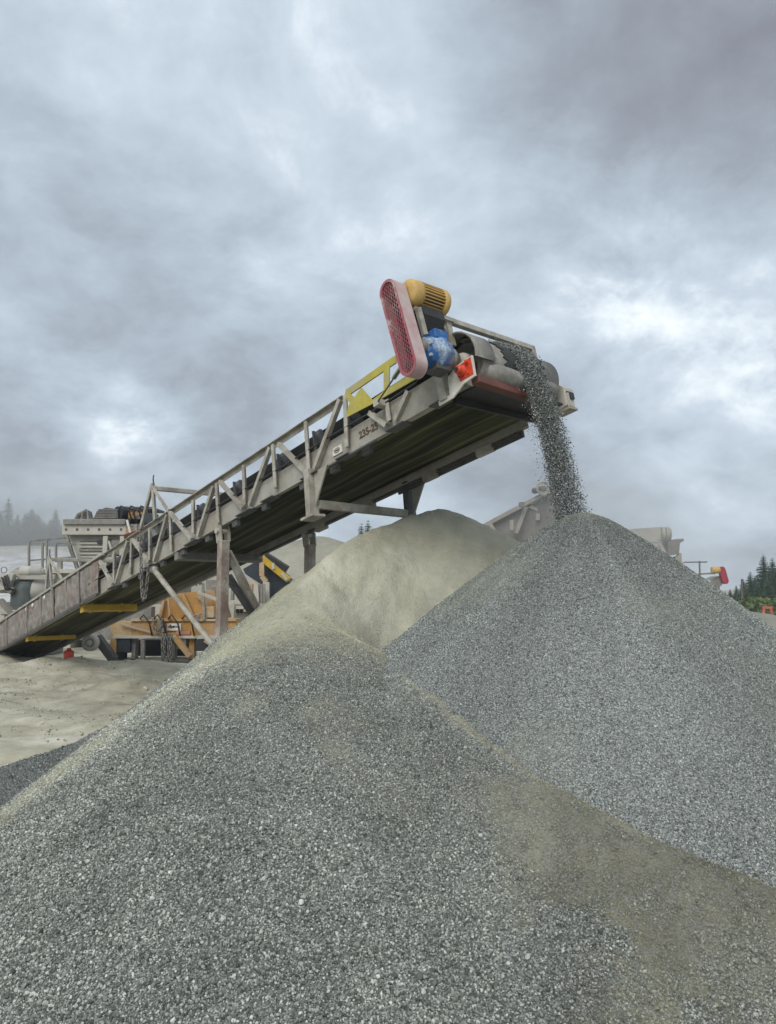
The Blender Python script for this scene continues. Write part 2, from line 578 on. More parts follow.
def ground_mat():
    m, t, b = new_mat('wet_sand_ground')
    Lk = t.links.new
    tc = N(t, 'ShaderNodeTexCoord').outputs['Object']
    n1 = N(t, 'ShaderNodeTexNoise', i_Scale=0.35, i_Detail=7.0, i_Roughness=0.6)
    n2 = N(t, 'ShaderNodeTexNoise', i_Scale=2.5, i_Detail=8.0, i_Roughness=0.65)
    n3 = N(t, 'ShaderNodeTexNoise', i_Scale=38.0, i_Detail=4.0)
    for n in (n1, n2, n3):
        Lk(tc, n.inputs['Vector'])
    v = math_(t, 'ADD', math_(t, 'MULTIPLY', n1.outputs[0], 0.6), math_(t, 'MULTIPLY', n2.outputs[0], 0.4))
    c = ramp(t, v, [(0.36, (0.18, 0.165, 0.12)), (0.45, (0.30, 0.28, 0.21)), (0.54, (0.40, 0.375, 0.285)), (0.64, (0.54, 0.52, 0.43))])
    far = N(t, 'ShaderNodeAttribute', attribute_name='bank')
    c = mixc(t, far.outputs['Fac'], c, ramp(t, n1.outputs[0], [(0.35, (0.36, 0.35, 0.32)), (0.62, (0.66, 0.67, 0.67))]))
    Lk(c, b.inputs['Base Color'])
    b.inputs['Roughness'].default_value = 0.85
    b.inputs['Specular IOR Level'].default_value = 0.25
    bp = N(t, 'ShaderNodeBump', i_Strength=0.5, i_Distance=0.05)
    Lk(math_(t, 'ADD', n2.outputs[0], math_(t, 'MULTIPLY', n3.outputs[0], 0.25)), bp.inputs['Height'])
    Lk(bp.outputs[0], b.inputs['Normal'])
    return m


xs = axis_pts(-420, 420, -16, 12, 0.16)
ys = axis_pts(-60, 520, 3, 24, 0.16)
GX, GY = np.meshgrid(xs, ys)
GZ = ground_h(GX, GY)
bank = smooth(-14, -30, GX) * smooth(70, 120, GY) * smooth(176, 170, GY)
ground = grid_mesh('ground', GX, GY, GZ, ground_mat(), {'bank': bank})
tag(ground, kind='structure')


def gz(x, y):
    return float(ground_h(np.array([float(x)]), np.array([float(y)]))[0])


# ------------------------------------------------------------------ gravel grains (geometry nodes scatter of angular stones)
def grain_mat(name, dark, mid, light, tan):
    m, t, b = new_mat(name)
    Lk = t.links.new
    oi = N(t, 'ShaderNodeObjectInfo')
    c = ramp(t, oi.outputs['Random'], [(0.0, dark), (0.30, tuple(0.6 * a + 0.4 * q for a, q in zip(dark, mid))), (0.62, mid), (0.86, tuple(0.5 * (a + q) for a, q in zip(mid, light))), (1.0, light)])
    at_ = N(t, 'ShaderNodeAttribute', attribute_type='INSTANCER', attribute_name='fines')
    c = mixc(t, at_.outputs['Fac'], c, tan)
    tn = N(t, 'ShaderNodeAttribute', attribute_type='INSTANCER', attribute_name='tone')
    c = vmath(t, 'MULTIPLY', c, tn.outputs['Vector']).outputs[0]
    Lk(c, b.inputs['Base Color'])
    b.inputs['Roughness'].default_value = 0.8
    b.inputs['Specular IOR Level'].default_value = 0.3
    return m


M['grain'] = grain_mat('crushed_stone', (0.062, 0.069, 0.064), (0.265, 0.284, 0.268), (0.60, 0.62, 0.595), (0.38, 0.368, 0.262))


def grain_nodes():
    g = bpy.data.node_groups.new('scatter_stones', 'GeometryNodeTree')
    g.interface.new_socket('Geometry', in_out='INPUT', socket_type='NodeSocketGeometry')
    g.interface.new_socket('Geometry', in_out='OUTPUT', socket_type='NodeSocketGeometry')
    gi, go = g.nodes.new('NodeGroupInput'), g.nodes.new('NodeGroupOutput')
    ico = g.nodes.new('GeometryNodeMeshIcoSphere')
    ico.inputs['Radius'].default_value = 0.5
    ico.inputs['Subdivisions'].default_value = 1
    sp = g.nodes.new('GeometryNodeSetPosition')
    rv = g.nodes.new('FunctionNodeRandomValue')
    rv.data_type = 'FLOAT_VECTOR'
    rv.inputs[0].default_value = (-0.17,) * 3
    rv.inputs[1].default_value = (0.17,) * 3
    sm = g.nodes.new('GeometryNodeSetMaterial')
    sm.inputs['Material'].default_value = M['grain']
    iop = g.nodes.new('GeometryNodeInstanceOnPoints')
    a1 = g.nodes.new('GeometryNodeInputNamedAttribute')
    a1.data_type = 'FLOAT_VECTOR'
    a1.inputs['Name'].default_value = 'gscale'
    a2 = g.nodes.new('GeometryNodeInputNamedAttribute')
    a2.data_type = 'FLOAT_VECTOR'
    a2.inputs['Name'].default_value = 'grot'
    e2r = g.nodes.new('FunctionNodeEulerToRotation')
    Lk = g.links.new
    Lk(ico.outputs['Mesh'], sp.inputs['Geometry'])
    Lk(rv.outputs[0], sp.inputs['Offset'])
    Lk(sp.outputs[0], sm.inputs['Geometry'])
    Lk(gi.outputs[0], iop.inputs['Points'])
    Lk(sm.outputs[0], iop.inputs['Instance'])
    Lk(a2.outputs[0], e2r.inputs[0])
    Lk(e2r.outputs[0], iop.inputs['Rotation'])
    Lk(a1.outputs[0], iop.inputs['Scale'])
    Lk(iop.outputs[0], go.inputs[0])
    return g


GRAINS = grain_nodes()


def scatter(name, pts, size, fines, parent=None, tone=None, tint=(1, 1, 1)):
    n = len(pts)
    me = bpy.data.meshes.new(name)
    me.vertices.add(n)
    me.vertices.foreach_set('co', pts.astype(np.float32).ravel())
    sc = size[:, None] * RNG.uniform(0.65, 1.3, (n, 3))
    ro = RNG.uniform(0, 6.28, (n, 3))
    for k, a in (('gscale', sc), ('grot', ro)):
        q = me.attributes.new(k, 'FLOAT_VECTOR', 'POINT')
        q.data.foreach_set('vector', a.astype(np.float32).ravel())
    q = me.attributes.new('fines', 'FLOAT', 'POINT')
    q.data.foreach_set('value', fines.astype(np.float32))
    q = me.attributes.new('tone', 'FLOAT_VECTOR', 'POINT')
    tv = np.ones((n, 3)) if tone is None else np.asarray(tone)[:, None] * np.array([tint])
    q.data.foreach_set('vector', tv.astype(np.float32).ravel())
    me.materials.append(M['grain'])
    o = bpy.data.objects.new(name, me)
    COL.objects.link(o)
    md = o.modifiers.new('stones', 'NODES')
    md.node_group = GRAINS
    o['kind'] = 'stuff'
    if parent is not None:
        o.parent = parent
    return o


def pile_mat(name, g_dark, g_mid, g_light, sand, sand2):
    """gravel and sand from the vertex value 'fines' (0 stones, 1 sand)"""
    m, t, b = new_mat(name)
    Lk = t.links.new
    tc = N(t, 'ShaderNodeTexCoord').outputs['Object']
    vo = N(t, 'ShaderNodeTexVoronoi', i_Scale=125.0)
    Lk(tc, vo.inputs['Vector'])
    sepc = N(t, 'ShaderNodeSeparateColor')
    Lk(vo.outputs['Color'], sepc.inputs[0])
    gcol = ramp(t, sepc.outputs[0], [(0.0, g_dark), (0.55, g_mid), (1.0, g_light)])
    n1 = N(t, 'ShaderNodeTexNoise', i_Scale=2.0, i_Detail=7.0, i_Roughness=0.6)
    n2 = N(t, 'ShaderNodeTexNoise', i_Scale=60.0, i_Detail=3.0)
    n4 = N(t, 'ShaderNodeTexNoise', i_Scale=14.0, i_Detail=6.0, i_Roughness=0.65)
    for n in (n1, n2, n4):
        Lk(tc, n.inputs['Vector'])
    sv = math_(t, 'ADD', math_(t, 'MULTIPLY', n1.outputs[0], 0.6), math_(t, 'MULTIPLY', n4.outputs[0], 0.4))
    scol = ramp(t, sv, [(0.38, sand2), (0.60, sand)])
    scol = mixc(t, math_(t, 'MULTIPLY', n2.outputs[0], 0.35), scol, tuple(x * 0.62 for x in sand))
    fn = N(t, 'ShaderNodeAttribute', attribute_name='fines')
    f = math_(t, 'ADD', fn.outputs['Fac'], math_(t, 'MULTIPLY', math_(t, 'SUBTRACT', n2.outputs[0], 0.5), 0.5), True)
    c = mixc(t, f, gcol, scol)
    tn = N(t, 'ShaderNodeAttribute', attribute_name='tone')
    c = mixc(t, 1.0, c, tn.outputs['Color'], 'MULTIPLY')
    Lk(c, b.inputs['Base Color'])
    b.inputs['Roughness'].default_value = 0.9
    b.inputs['Specular IOR Level'].default_value = 0.15
    hgt = math_(t, 'ADD', math_(t, 'MULTIPLY', n4.outputs[0], 1.2), math_(t, 'MULTIPLY', n2.outputs[0], 0.7))
    bp = N(t, 'ShaderNodeBump', i_Strength=0.8, i_Distance=0.035)
    Lk(hgt, bp.inputs['Height'])
    Lk(bp.outputs[0], b.inputs['Normal'])
    return m


M['cone'] = pile_mat('gravel_pile_surface', (0.09, 0.096, 0.092), (0.21, 0.224, 0.214), (0.38, 0.395, 0.378), (0.36, 0.35, 0.29), (0.26, 0.255, 0.21))
M['mound'] = pile_mat('sandy_mound_surface', (0.08, 0.084, 0.077), (0.20, 0.207, 0.19), (0.38, 0.385, 0.36), (0.445, 0.43, 0.338), (0.35, 0.335, 0.25))

# the fresh cone under the conveyor's head
APEX = at(582, 511, 7.35)
T_CONE = 0.80


def cone_h(x, y):
    dx, dy = x - APEX.x, y - APEX.y
    d = np.hypot(dx, dy)
    th = np.arctan2(dy, dx)
    flute = 0.045 * (fbm(np.cos(th) * 6 + 9, np.sin(th) * 6 + d * 0.15, 31) * 2) * smooth(0.2, 1.5, d)
    return APEX.z + 0.21 - T_CONE * np.sqrt(d * d + 0.28 ** 2) + flute + 0.03 * fbm(x * 1.8, y * 1.8, 33) + 0.012 * fbm(x * 9, y * 9, 35)


# crest of the older sandy mound: back ridge, left shoulder, rim of the hollow, front ridge meeting the cone
crest = []   # (point, front slope factor)
for px, py, Y in [(560, 556, 9.7), (518, 540, 9.8), (478, 521, 9.9), (455, 511, 10.0), (438, 507, 10.0), (405, 517, 9.7), (372, 529, 9.35),
                  (345, 543, 9.0), (322, 562, 8.6), (308, 578, 8.2), (310, 597, 7.9), (325, 622, 7.65), (348, 647, 7.45)]:
    crest.append((at(px, py, Y), 0.66 if Y > 8.5 else 0.5))
for px, py, Y in [(370, 662, 7.2), (398, 671, 6.4), (430, 696, 5.74), (470, 729, 5.26), (515, 761, 4.91), (575, 796, 4.62), (640, 831, 4.38),
                  (710, 861, 4.2), (790, 897, 4.05), (860, 930, 3.95)]:
    crest.append((at(px, py, Y), 0.42))
cp = np.array([tuple(p) for p, _ in crest])
cs = np.array([s for _, s in crest])
tt = np.linspace(0, len(cp) - 1, 260)
cpx = np.stack([np.interp(tt, np.arange(len(cp)), cp[:, k]) for k in range(3)], -1)
csl = np.interp(tt, np.arange(len(cp)), cs)


def mound_h(x, y):
    shp = x.shape
    xf, yf = x.ravel() + 0.10 * fbm(x.ravel() * 1.1, y.ravel() * 1.1, 41), y.ravel() + 0.10 * fbm(x.ravel() * 1.1 + 7, y.ravel() * 1.1, 42)
    out = np.full(xf.shape, -9.0)
    for (cx, cy, cz), ts in zip(cpx, csl):
        dx, dy = xf - cx, yf - cy
        ex = np.where(dx < 0, 0.79 * dx, 0.70 * dx)
        a = np.maximum(-dy, 0)
        if ts > 0.6:
            front = np.where(a < 1.5, 0.86 * a, 1.29 + 0.42 * (a - 1.5))
        else:
            front = np.where(a < 0.7, 0.62 * a, 0.434 + 0.305 * (a - 0.7))
        ey = np.where(dy < 0, front, 0.70 * dy)
        out = np.maximum(out, cz + 0.02 - np.sqrt(ex * ex + ey * ey + 0.03 ** 2))
    out = out.reshape(shp)
    back = smooth(7.3, 8.6, y)
    lump = 0.07 * fbm(x * 1.2, y * 1.2, 51) + 0.03 * fbm(x * 4.5, y * 4.5, 52) + 0.016 * fbm(x * 13, y * 13, 53)
    lump = lump + back * (0.05 * fbm(x * 5.0 + y * 1.2, y * 1.1, 54) + 0.05 * np.minimum(0, fbm(x * 2.2, y * 2.2, 55)) + 0.02 * fbm(x * 9, y * 9, 56))
    dip = 0.30 * np.exp(-(((x - 0.02) / 0.62) ** 2 + ((y - 7.85) / 0.52) ** 2)) + 0.14 * np.exp(-(((x - 0.75) / 0.5) ** 2 + ((y - 8.6) / 0.5) ** 2))
    return out + lump - dip


def rel_px(x, y, z):
    zc = y * math.cos(PITCH) + (z - EYE) * math.sin(PITCH)
    yc = -y * math.sin(PITCH) + (z - EYE) * math.cos(PITCH)
    zc = np.maximum(zc, 0.05)
    return 388 + F_PX * x / zc, 512 - F_PX * yc / zc


def segd(x, y, pts):
    d = np.full(x.shape, 1e9)
    for (a, b) in zip(pts[:-1], pts[1:]):
        ax, ay, bx, by = a[0], a[1], b[0], b[1]
        t = np.clip(((x - ax) * (bx - ax) + (y - ay) * (by - ay)) / ((bx - ax) ** 2 + (by - ay) ** 2 + 1e-9), 0, 1)
        d = np.minimum(d, np.hypot(x - ax - t * (bx - ax), y - ay - t * (by - ay)))
    return d


RIDGE_BACK = [(p.x, p.y) for p, _ in crest[:10]]
RIM = [(p.x, p.y) for p, _ in crest[8:14]]
FRONT = [(p.x, p.y) for p, _ in crest[14:]]


def in_poly(x, y, pts):
    r = np.zeros(x.shape, bool)
    n = len(pts)
    for i in range(n):
        (x0, y0), (x1, y1) = pts[i], pts[(i + 1) % n]
        c = ((y0 > y) != (y1 > y)) & (x < (x1 - x0) * (y - y0) / (y1 - y0 + 1e-12) + x0)
        r ^= c
    return r


HOLLOW = [(p.x, p.y) for p, _ in crest]


def mound_fines(x, y):
    """sand on the back ridge and in the hollow, dusty streaks on the left shoulder, damp fines on the front right"""
    w = 0.55 * fbm(x * 1.5, y * 1.5, 61) + 0.5 * fbm(x * 5, y * 5, 62)
    fine = fbm(x * 16, y * 16, 63)
    db = segd(x, y, RIDGE_BACK)
    dr = segd(x, y, RIM)
    hol = in_poly(x + 0.12 * fbm(x * 4, y * 4, 64), y + 0.12 * fbm(x * 4 + 5, y * 4, 65), HOLLOW)
    streak = fbm(x * 7.0 - y * 2.0, y * 1.6, 67)
    fh = 0.93 - 0.55 * smooth(8.5, 7.6, y + 0.6 * w) + 0.9 * streak * smooth(9.2, 8.0, y)
    f = np.where(hol, fh, 0.0)
    f = np.maximum(f, smooth(0.75, 0.2, db + 0.8 * w) * smooth(7.9, 8.6, y) * 0.9)
    f = np.maximum(f, smooth(0.20, 0.04, dr + 0.2 * w) * 0.9)
    f = np.maximum(f, smooth(0.035, 0.008, segd(x, y, FRONT[:6]) + 0.05 * w) * 0.36)
    d = (x + 0.8) * 0.65 - (y - 8.0) * 0.76
    sh = smooth(1.15, 0.1, np.abs(d - 0.1 + 1.2 * w))
    f = np.maximum(f, (0.14 + 0.7 * streak + 0.4 * fine) * sh)
    up_ = smooth(1.6, 0.3, np.hypot(x + 0.9, y - 7.6) + 0.8 * w)
    f = np.maximum(f, 0.62 * up_ + 0.4 * fine * up_)
    f = np.maximum(f, (0.44 + 0.5 * fine + 0.5 * w) * patch_of(x, y))
    mid = smooth(0.0, 0.25, fbm(x * 1.4 + 3, y * 1.1, 66)) * smooth(4.2, 5.2, y)
    f = np.maximum(f, 0.32 * mid)
    return np.clip(f + 0.15 * fine * (f > 0.05), 0, 1)


def patch_of(x, y):
    w = 0.55 * fbm(x * 1.7, y * 1.7, 68) + 0.6 * fbm(x * 4.5, y * 4.5, 69)
    dfr = segd(x, y, FRONT[4:])
    return smooth(1.15, 0.3, dfr + 3.0 * w) * smooth(0.35, 0.8, x + 0.5 * w)


def mound_tone(x, y):
    t = 0.90 + 0.62 * fbm(x * 0.9, y * 0.9, 72) + 0.32 * fbm(x * 3.5, y * 3.5, 73)
    d = (x + 0.8) * 0.65 - (y - 8.0) * 0.76
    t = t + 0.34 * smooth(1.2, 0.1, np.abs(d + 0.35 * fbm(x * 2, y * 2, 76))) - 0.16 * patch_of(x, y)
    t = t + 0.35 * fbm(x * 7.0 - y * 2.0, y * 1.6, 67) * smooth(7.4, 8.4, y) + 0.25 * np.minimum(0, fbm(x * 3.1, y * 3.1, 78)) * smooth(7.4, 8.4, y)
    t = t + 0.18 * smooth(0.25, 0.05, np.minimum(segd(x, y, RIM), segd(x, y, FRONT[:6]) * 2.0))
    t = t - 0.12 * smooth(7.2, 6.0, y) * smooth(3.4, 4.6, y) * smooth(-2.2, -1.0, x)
    return np.clip(t, 0.5, 1.35)


def cone_tone(x, y):
    d = np.hypot(x - APEX.x, y - APEX.y)
    th = np.arctan2(y - APEX.y, x - APEX.x)
    t = 0.92 + 0.30 * fbm(np.cos(th) * 5 + 3, np.sin(th) * 5 + d * 0.25, 74) + 0.22 * fbm(x * 1.6, y * 1.6, 75)
    t = t - 0.22 * smooth(1.5, 0.2, d + 0.5 * fbm(x * 2, y * 2, 77))
    return np.clip(t, 0.6, 1.3)


def make_pile(name, hfun, ffun, tfun, x0, x1, y0, y1, step, m, label):
    X, Y = np.meshgrid(np.arange(x0, x1, step), np.arange(y0, y1, step))
    Z = hfun(X, Y)
    G = ground_h(X, Y) - 0.25
    Z = np.maximum(Z, G)
    o = grid_mesh(name, X, Y, Z, m, {'fines': ffun(X, Y)}, True, {'tone': tfun(X, Y)})
    tag(o, label, 'pile')
    return o


def grains_on(name, hfun, ffun, tfun, sig, other, x0, x1, y0, y1, dens, base, parent, tint=(1, 1, 1)):
    n = int((x1 - x0) * (y1 - y0) * dens)
    x, y = RNG.uniform(x0, x1, n), RNG.uniform(y0, y1, n)
    # keep what a camera a step or so to either side could see
    z0 = hfun(x, y)
    px, py = rel_px(x, y, z0)
    k = (px > -170) & (px < 950) & (py < 1190) & (z0 > other(x, y) - 0.03) & (z0 > -0.1)
    x, y, z0 = x[k], y[k], z0[k]
    e = 0.02
    # facing away from the camera side: drop
    gx, gy = (hfun(x + e, y) - z0) / e, (hfun(x, y + e) - z0) / e
    fac = (-gx * (0 - x) - gy * (0 - y) + (EYE - z0))
    k = fac > -0.9
    x, y, z0 = x[k], y[k], z0[k]
    f = ffun(x, y)
    k = RNG.uniform(0, 1, len(x)) > np.clip(f * 1.15 - 0.25, 0, 0.80)
    x, y, z0, f = x[k], y[k], z0[k], f[k]
    toe = 1.0 + 0.2 * smooth(1.2, 0.2, z0) + 0.3 * np.clip(fbm(x * 1.3, y * 1.3, 88), -0.3, 0.5)
    sz = base * toe * RNG.lognormal(0, sig, len(x)) * (1 - 0.35 * f)
    z = z0 + sz * RNG.uniform(-0.1, 0.55, len(x))
    print('GRAINS', name, len(x))
    return scatter(name, np.stack([x, y, z], -1), np.clip(sz, 0.003, 0.03), np.clip(f * 1.4, 0, 0.88), parent, tfun(x, y), tint)


def cone_fines(x, y):
    d = np.hypot(x - APEX.x, y - APEX.y)
    b = fbm(x * 1.0, y * 1.0, 71)
    return np.clip(0.25 * smooth(0.05, 0.3, b) + 0.35 * smooth(0.35, 0.1, d), 0, 1)


mound = make_pile('sand_mound', mound_h, mound_fines, mound_tone, -6.2, 4.0, 2.0, 13.0, 0.03, M['mound'],
                  'older mound of tan sand and gravel with hollowed crest filling the foreground')
cone = make_pile('gravel_pile', cone_h, cone_fines, cone_tone, -2.6, 6.6, 2.6, 12.0, 0.03, M['cone'],
                 'fresh blue grey gravel cone beneath the falling stone stream')
grains_on('loose_gravel', cone_h, cone_fines, cone_tone, 0.28, mound_h, -2.5, 6.4, 3.0, 9.0, 15500, 0.0068, cone, (0.975, 1.0, 0.972))
grains_on('loose_gravel', mound_h, mound_fines, mound_tone, 0.34, cone_h, -5.4, 4.0, 2.2, 10.2, 16500, 0.0068, mound, (1.02, 1.0, 0.93))

# ------------------------------------------------------------------ the main stacking conveyor
CV = thing('stacking_conveyor', (onc(222, 540, 0).x, onc(222, 540, 0).y, 0), 'long grey steel truss conveyor pouring stone onto the gravel cone', 'conveyor')
S0, S1 = -19.0, 2.24
up = tuple(NV)


def P(name, m):
    return lambda mb, bev=0.0, parent=CV: mb.build(name, M[m], parent, bev)


# chords
for c in (0.0, BW):
    MB().angle(L3(S0, c, 0.705), L3(0.60, c, 0.705), 0.075, 0.012, up, 1, -1).build('top_chord', M['steel'], CV)
# side channels: left web outward at c=0
MB().channel(L3(S0, 0.0, 0.0), L3(2.24, 0.0, 0.0), 0.285, 0.07, 0.012, up, -1).build('side_channel', M['channel'], CV)
MB().channel(L3(S0, BW, 0.0), L3(2.03, BW, 0.0), 0.285, 0.07, 0.012, up, 1).build('side_channel', M['channel'], CV)

POSTS = [((346.5, 396), (348.3, 447)), ((307, 421.5), (310.4, 470.5)), ((274, 444.5), (277, 488)), ((244.7, 465), (246, 505)),
         ((217.6, 483), (219.7, 523)), ((194, 500), (194.4, 533.4)), ((171, 513), (172.5, 551)), ((150.6, 528), (150.6, 560)),
         ((132.6, 538.5), (131.3, 574.5)), ((115, 551), (115, 583)), ((388, 400), (391, 421))]
DIAGS = [((340.6, 399.5), (315, 469)), ((279, 444), (306, 472)), ((270.5, 447.5), (250, 505.5)), ((220, 481.5), (243.4, 508.5)),
         ((213.8, 486.5), (198.3, 536.5)), ((170, 512.5), (192, 539.5)), ((167.4, 515), (154.5, 561.2)), ((132.6, 539.5), (149.3, 562.5)),
         ((128, 541), (116, 583.5)), ((100, 561), (112.8, 584.5)), ((409, 391), (396, 420)), ((370, 413), (387, 425.5))]
for k, (a, b) in enumerate(POSTS):
    for c in (0.0, BW):
        p, q = onc(*a, -0.038), onc(*b, -0.038)
        o = CD * (0 if c == 0 else c + 0.076)
        MB().angle(p + o, q + o, 0.064, 0.011, tuple(CD), 1, 1 if c == 0 else -1).build('truss_post', M['steel'], CV)
for k, (a, b) in enumerate(DIAGS):
    for c in (0.0, BW):
        p, q = onc(*a, -0.052), onc(*b, -0.052)
        o = CD * (0 if c == 0 else c + 0.104)
        MB().angle(p + o, q + o, 0.058, 0.011, tuple(CD), -1, 1 if c == 0 else -1).build('truss_brace', M['steel'], CV)
# gusset shelves under the node points of the lower edge
for px, py, w in [(312, 473, 0.5), (270, 496, 0.42), (246, 508, 0.55), (193, 539, 0.55), (151, 562, 0.5), (113, 585, 0.4), (345, 450, 0.35), (398, 424, 0.42), (440, 402, 0.3)]:
    s, n = sn(px, py, 0)
    MB().box(L3(s, 0.0, -0.014), w * 0.7, 0.15, 0.014, U, CD, NV).build('gusset_plate', M['steel_dark'], CV)
for px, py in [(300, 481), (262, 503), (232, 517), (205, 533), (180, 547), (160, 560), (138, 574), (122, 585), (362, 441), (330, 460)]:
    s, n = sn(px, py, 0)
    MB().box(L3(s, 0.06, -0.05), 0.14, 0.06, 0.09, U, CD, NV).build('roller_bracket', M['steel_dark'], CV)
for s in (-4.2, -2.2, -1.0, 0.35, 1.35):
    MB().box(L3(s, BW - 0.05, -0.05), 0.26, 0.08, 0.09, U, CD, NV).build('roller_bracket', M['steel'], CV)
MB().box(L3(0.8, BW - 0.02, -0.045), 2.3, 0.03, 0.085, U, CD, NV).build('edge_strip', M['steel_dark'], CV)
MB().angle(L3(-5.5, BW - 0.05, -0.02), L3(1.9, BW - 0.05, -0.02), 0.06, 0.01, up).build('edge_strip', M['steel_dark'], CV)

# belts (with UVs for the wear stripes)
def belt_strip(name, prof, m, th=0.012):
    """prof(s) -> list of (c, n)"""
    ss = list(np.arange(S0, 2.3, 0.45)) + [2.3]
    mb, uv = MB(), []
    rows = [prof(s) for s in ss]
    k = len(rows[0])
    vs = [L3(s, c, n) for s, row in zip(ss, rows) for c, n in row]
    vs2 = [v - NV * th for v in vs]
    b = len(vs)
    fs = []
    for i in range(len(ss) - 1):
        for j in range(k - 1):
            a = i * k + j
            fs.append((a, a + 1, a + k + 1, a + k))
            fs.append((b + a + k, b + a + k + 1, b + a + 1, b + a))
        fs.append((i * k, (i + 1) * k, b + (i + 1) * k, b + i * k))
        e = i * k + k - 1
        fs.append((e + k, e, b + e, b + e + k))
    mb.add(vs + vs2, fs, True)
    o = mb.build(name, m, CV)
    me = o.data
    ul = me.uv_layers.new(name='uv')
    allc = [(s, c) for s, row in zip(ss, rows) for c, n in row] * 2
    for lp in me.loops:
        ul.data[lp.index].uv = allc[lp.vertex_index]
    return o


belt_strip('return_belt', lambda s: [(0.17 + 1.26 * j / 8, 0.075 - 0.025 * math.sin(s * 2.2) ** 2 * math.sin(math.pi * j / 8)) for j in range(9)], M['belt'])
belt_strip('carrying_belt', lambda s: [(0.19, 0.605), (0.31, 0.475), (0.46, 0.345), (0.62, 0.325), (0.80, 0.325), (0.98, 0.325), (1.14, 0.345), (1.29, 0.475), (1.41, 0.605)]
           if s < 0.7 else [(0.17 + 1.26 * j / 8, 0.325 + (s - 0.7) / 1.6 * 0.29 + (0.28 * (1 - (s - 0.7) / 1.6)) * (max(0, abs(j - 4) - 1) / 3)) for j in range(9)], M['rubber'])
# trough idlers
for px, py in [(317, 429), (282, 459), (238, 486), (201, 503), (172, 527), (147, 546), (119, 566), (350, 405)]:
    s, n = sn(px, py, 0.15)
    for c0, c1, n0, n1 in [(0.13, 0.50, 0.60, 0.225), (0.55, 1.05, 0.225, 0.225), (1.10, 1.47, 0.225, 0.60)]:
        MB().lathe(L3(s, c0, n0), L3(s, c1, n1) - L3(s, c0, n0), [(0, 0.03), (0.005, 0.066), (0.03, 0.08), ((L3(s, c1, n1) - L3(s, c0, n0)).length - 0.03, 0.08), ((L3(s, c1, n1) - L3(s, c0, n0)).length, 0.05)], 16).build('idler_roll', M['roller'], CV)
    MB().bar(L3(s, 0.02, 0.16), L3(s, BW - 0.02, 0.16), 0.05, 0.05, up).bar(L3(s, 0.09, 0.15), L3(s, 0.09, 0.60), 0.025, 0.04, tuple(CD)).build('idler_frame', M['steel_dark'], CV)
# beams crossing under the return belt
for (px, py), m, h in [((82, 611), 'yellow_beam', 0.14), ((27, 644), 'yellow_beam', 0.10), ((176, 559), 'pale_dark', 0.13)]:
    s, n = sn(px, py, 0.0)
    ce = BW + 0.02 if m == 'pale_dark' else 1.15
    o = MB().bar(L3(s, 0.0, -0.075), L3(s, ce, -0.075), h, h, up).build('cross_beam', M[m], CV, 0.01)
    if m == 'yellow_beam':
        for c in (-0.01, 0.16, 0.8):
            MB().bar(L3(s, c, -0.075), L3(s, c + 0.035, -0.075), h + 0.03, h + 0.03, up).build('clamp_band', M['yellow_beam'], o)
# side skirt boards on the lower part
s_sk, _ = sn(101, 578, 0)
edges = [s_sk]
for px in (83, 70, 57, 45, 31, 10):
    edges.append(sn(px, 700 - px * 1.05 - 40, 0)[0] if False else sn(px, 640 - 0.615 * px, 0)[0])
edges += [edges[-1] - 1.3, edges[-1] - 2.6]
for k in range(len(edges) - 1):
    a, b = edges[k], edges[k + 1] + 0.02
    mb = MB()
    nn = 9
    vs = []
    for i in range(nn):
        s = a + (b - a) * i / (nn - 1)
        for j, n in enumerate((0.02, 0.2, 0.45, 0.665)):
            c = -0.06 + 0.022 * math.sin(i * 1.9 + k * 2.1 + j * 0.5) * (1 - 0.5 * (j == 3)) - 0.012 * (k % 2) - 0.02 * (j == 1)
            vs.append(L3(s, c, n))
    fs = [(i * 4 + j, i * 4 + j + 1, i * 4 + j + 5, i * 4 + j + 4) for i in range(nn - 1) for j in range(3)]
    b0 = len(vs)
    vs2 = [v + CD * 0.012 for v in vs]
    fs2 = [tuple(b0 + i for i in f[::-1]) for f in fs]
    rim = [(i * 4, (i + 1) * 4, b0 + (i + 1) * 4, b0 + i * 4) for i in range(nn - 1)] + [(i * 4 + 3, b0 + i * 4 + 3, b0 + i * 4 + 7, i * 4 + 7) for i in range(nn - 1)]
    mb.add(vs + vs2, fs + fs2 + rim)
    mb.build('skirt_board', M['skirt'], CV)
    MB().bar(L3(b, -0.095, 0.0), L3(b, -0.095, 0.68), 0.05, 0.02, tuple(CD)).build('skirt_batten', M['pale_dark'], CV)
MB().bar(L3(S0, -0.05, 0.73), L3(s_sk + 0.3, -0.05, 0.73), 0.07, 0.05, up).build('skirt_rail', M['steel'], CV)
MB().bar(L3(S0, -0.07, 0.0), L3(s_sk - 0.1, -0.07, 0.0), 0.02, 0.07, up).build('skirt_rail', M['steel_dark'], CV)
s_t, _ = sn(36, 600, 0)
for ds in (-0.5, 0.0, 0.9):
    MB().lathe(L3(s_t + ds, -0.10, 0.60), CD, [(0, 0.02), (0.01, 0.05), (0.03, 0.055), (0.05, 0.03)], 12).build('bolt_cap', M['white'], CV)

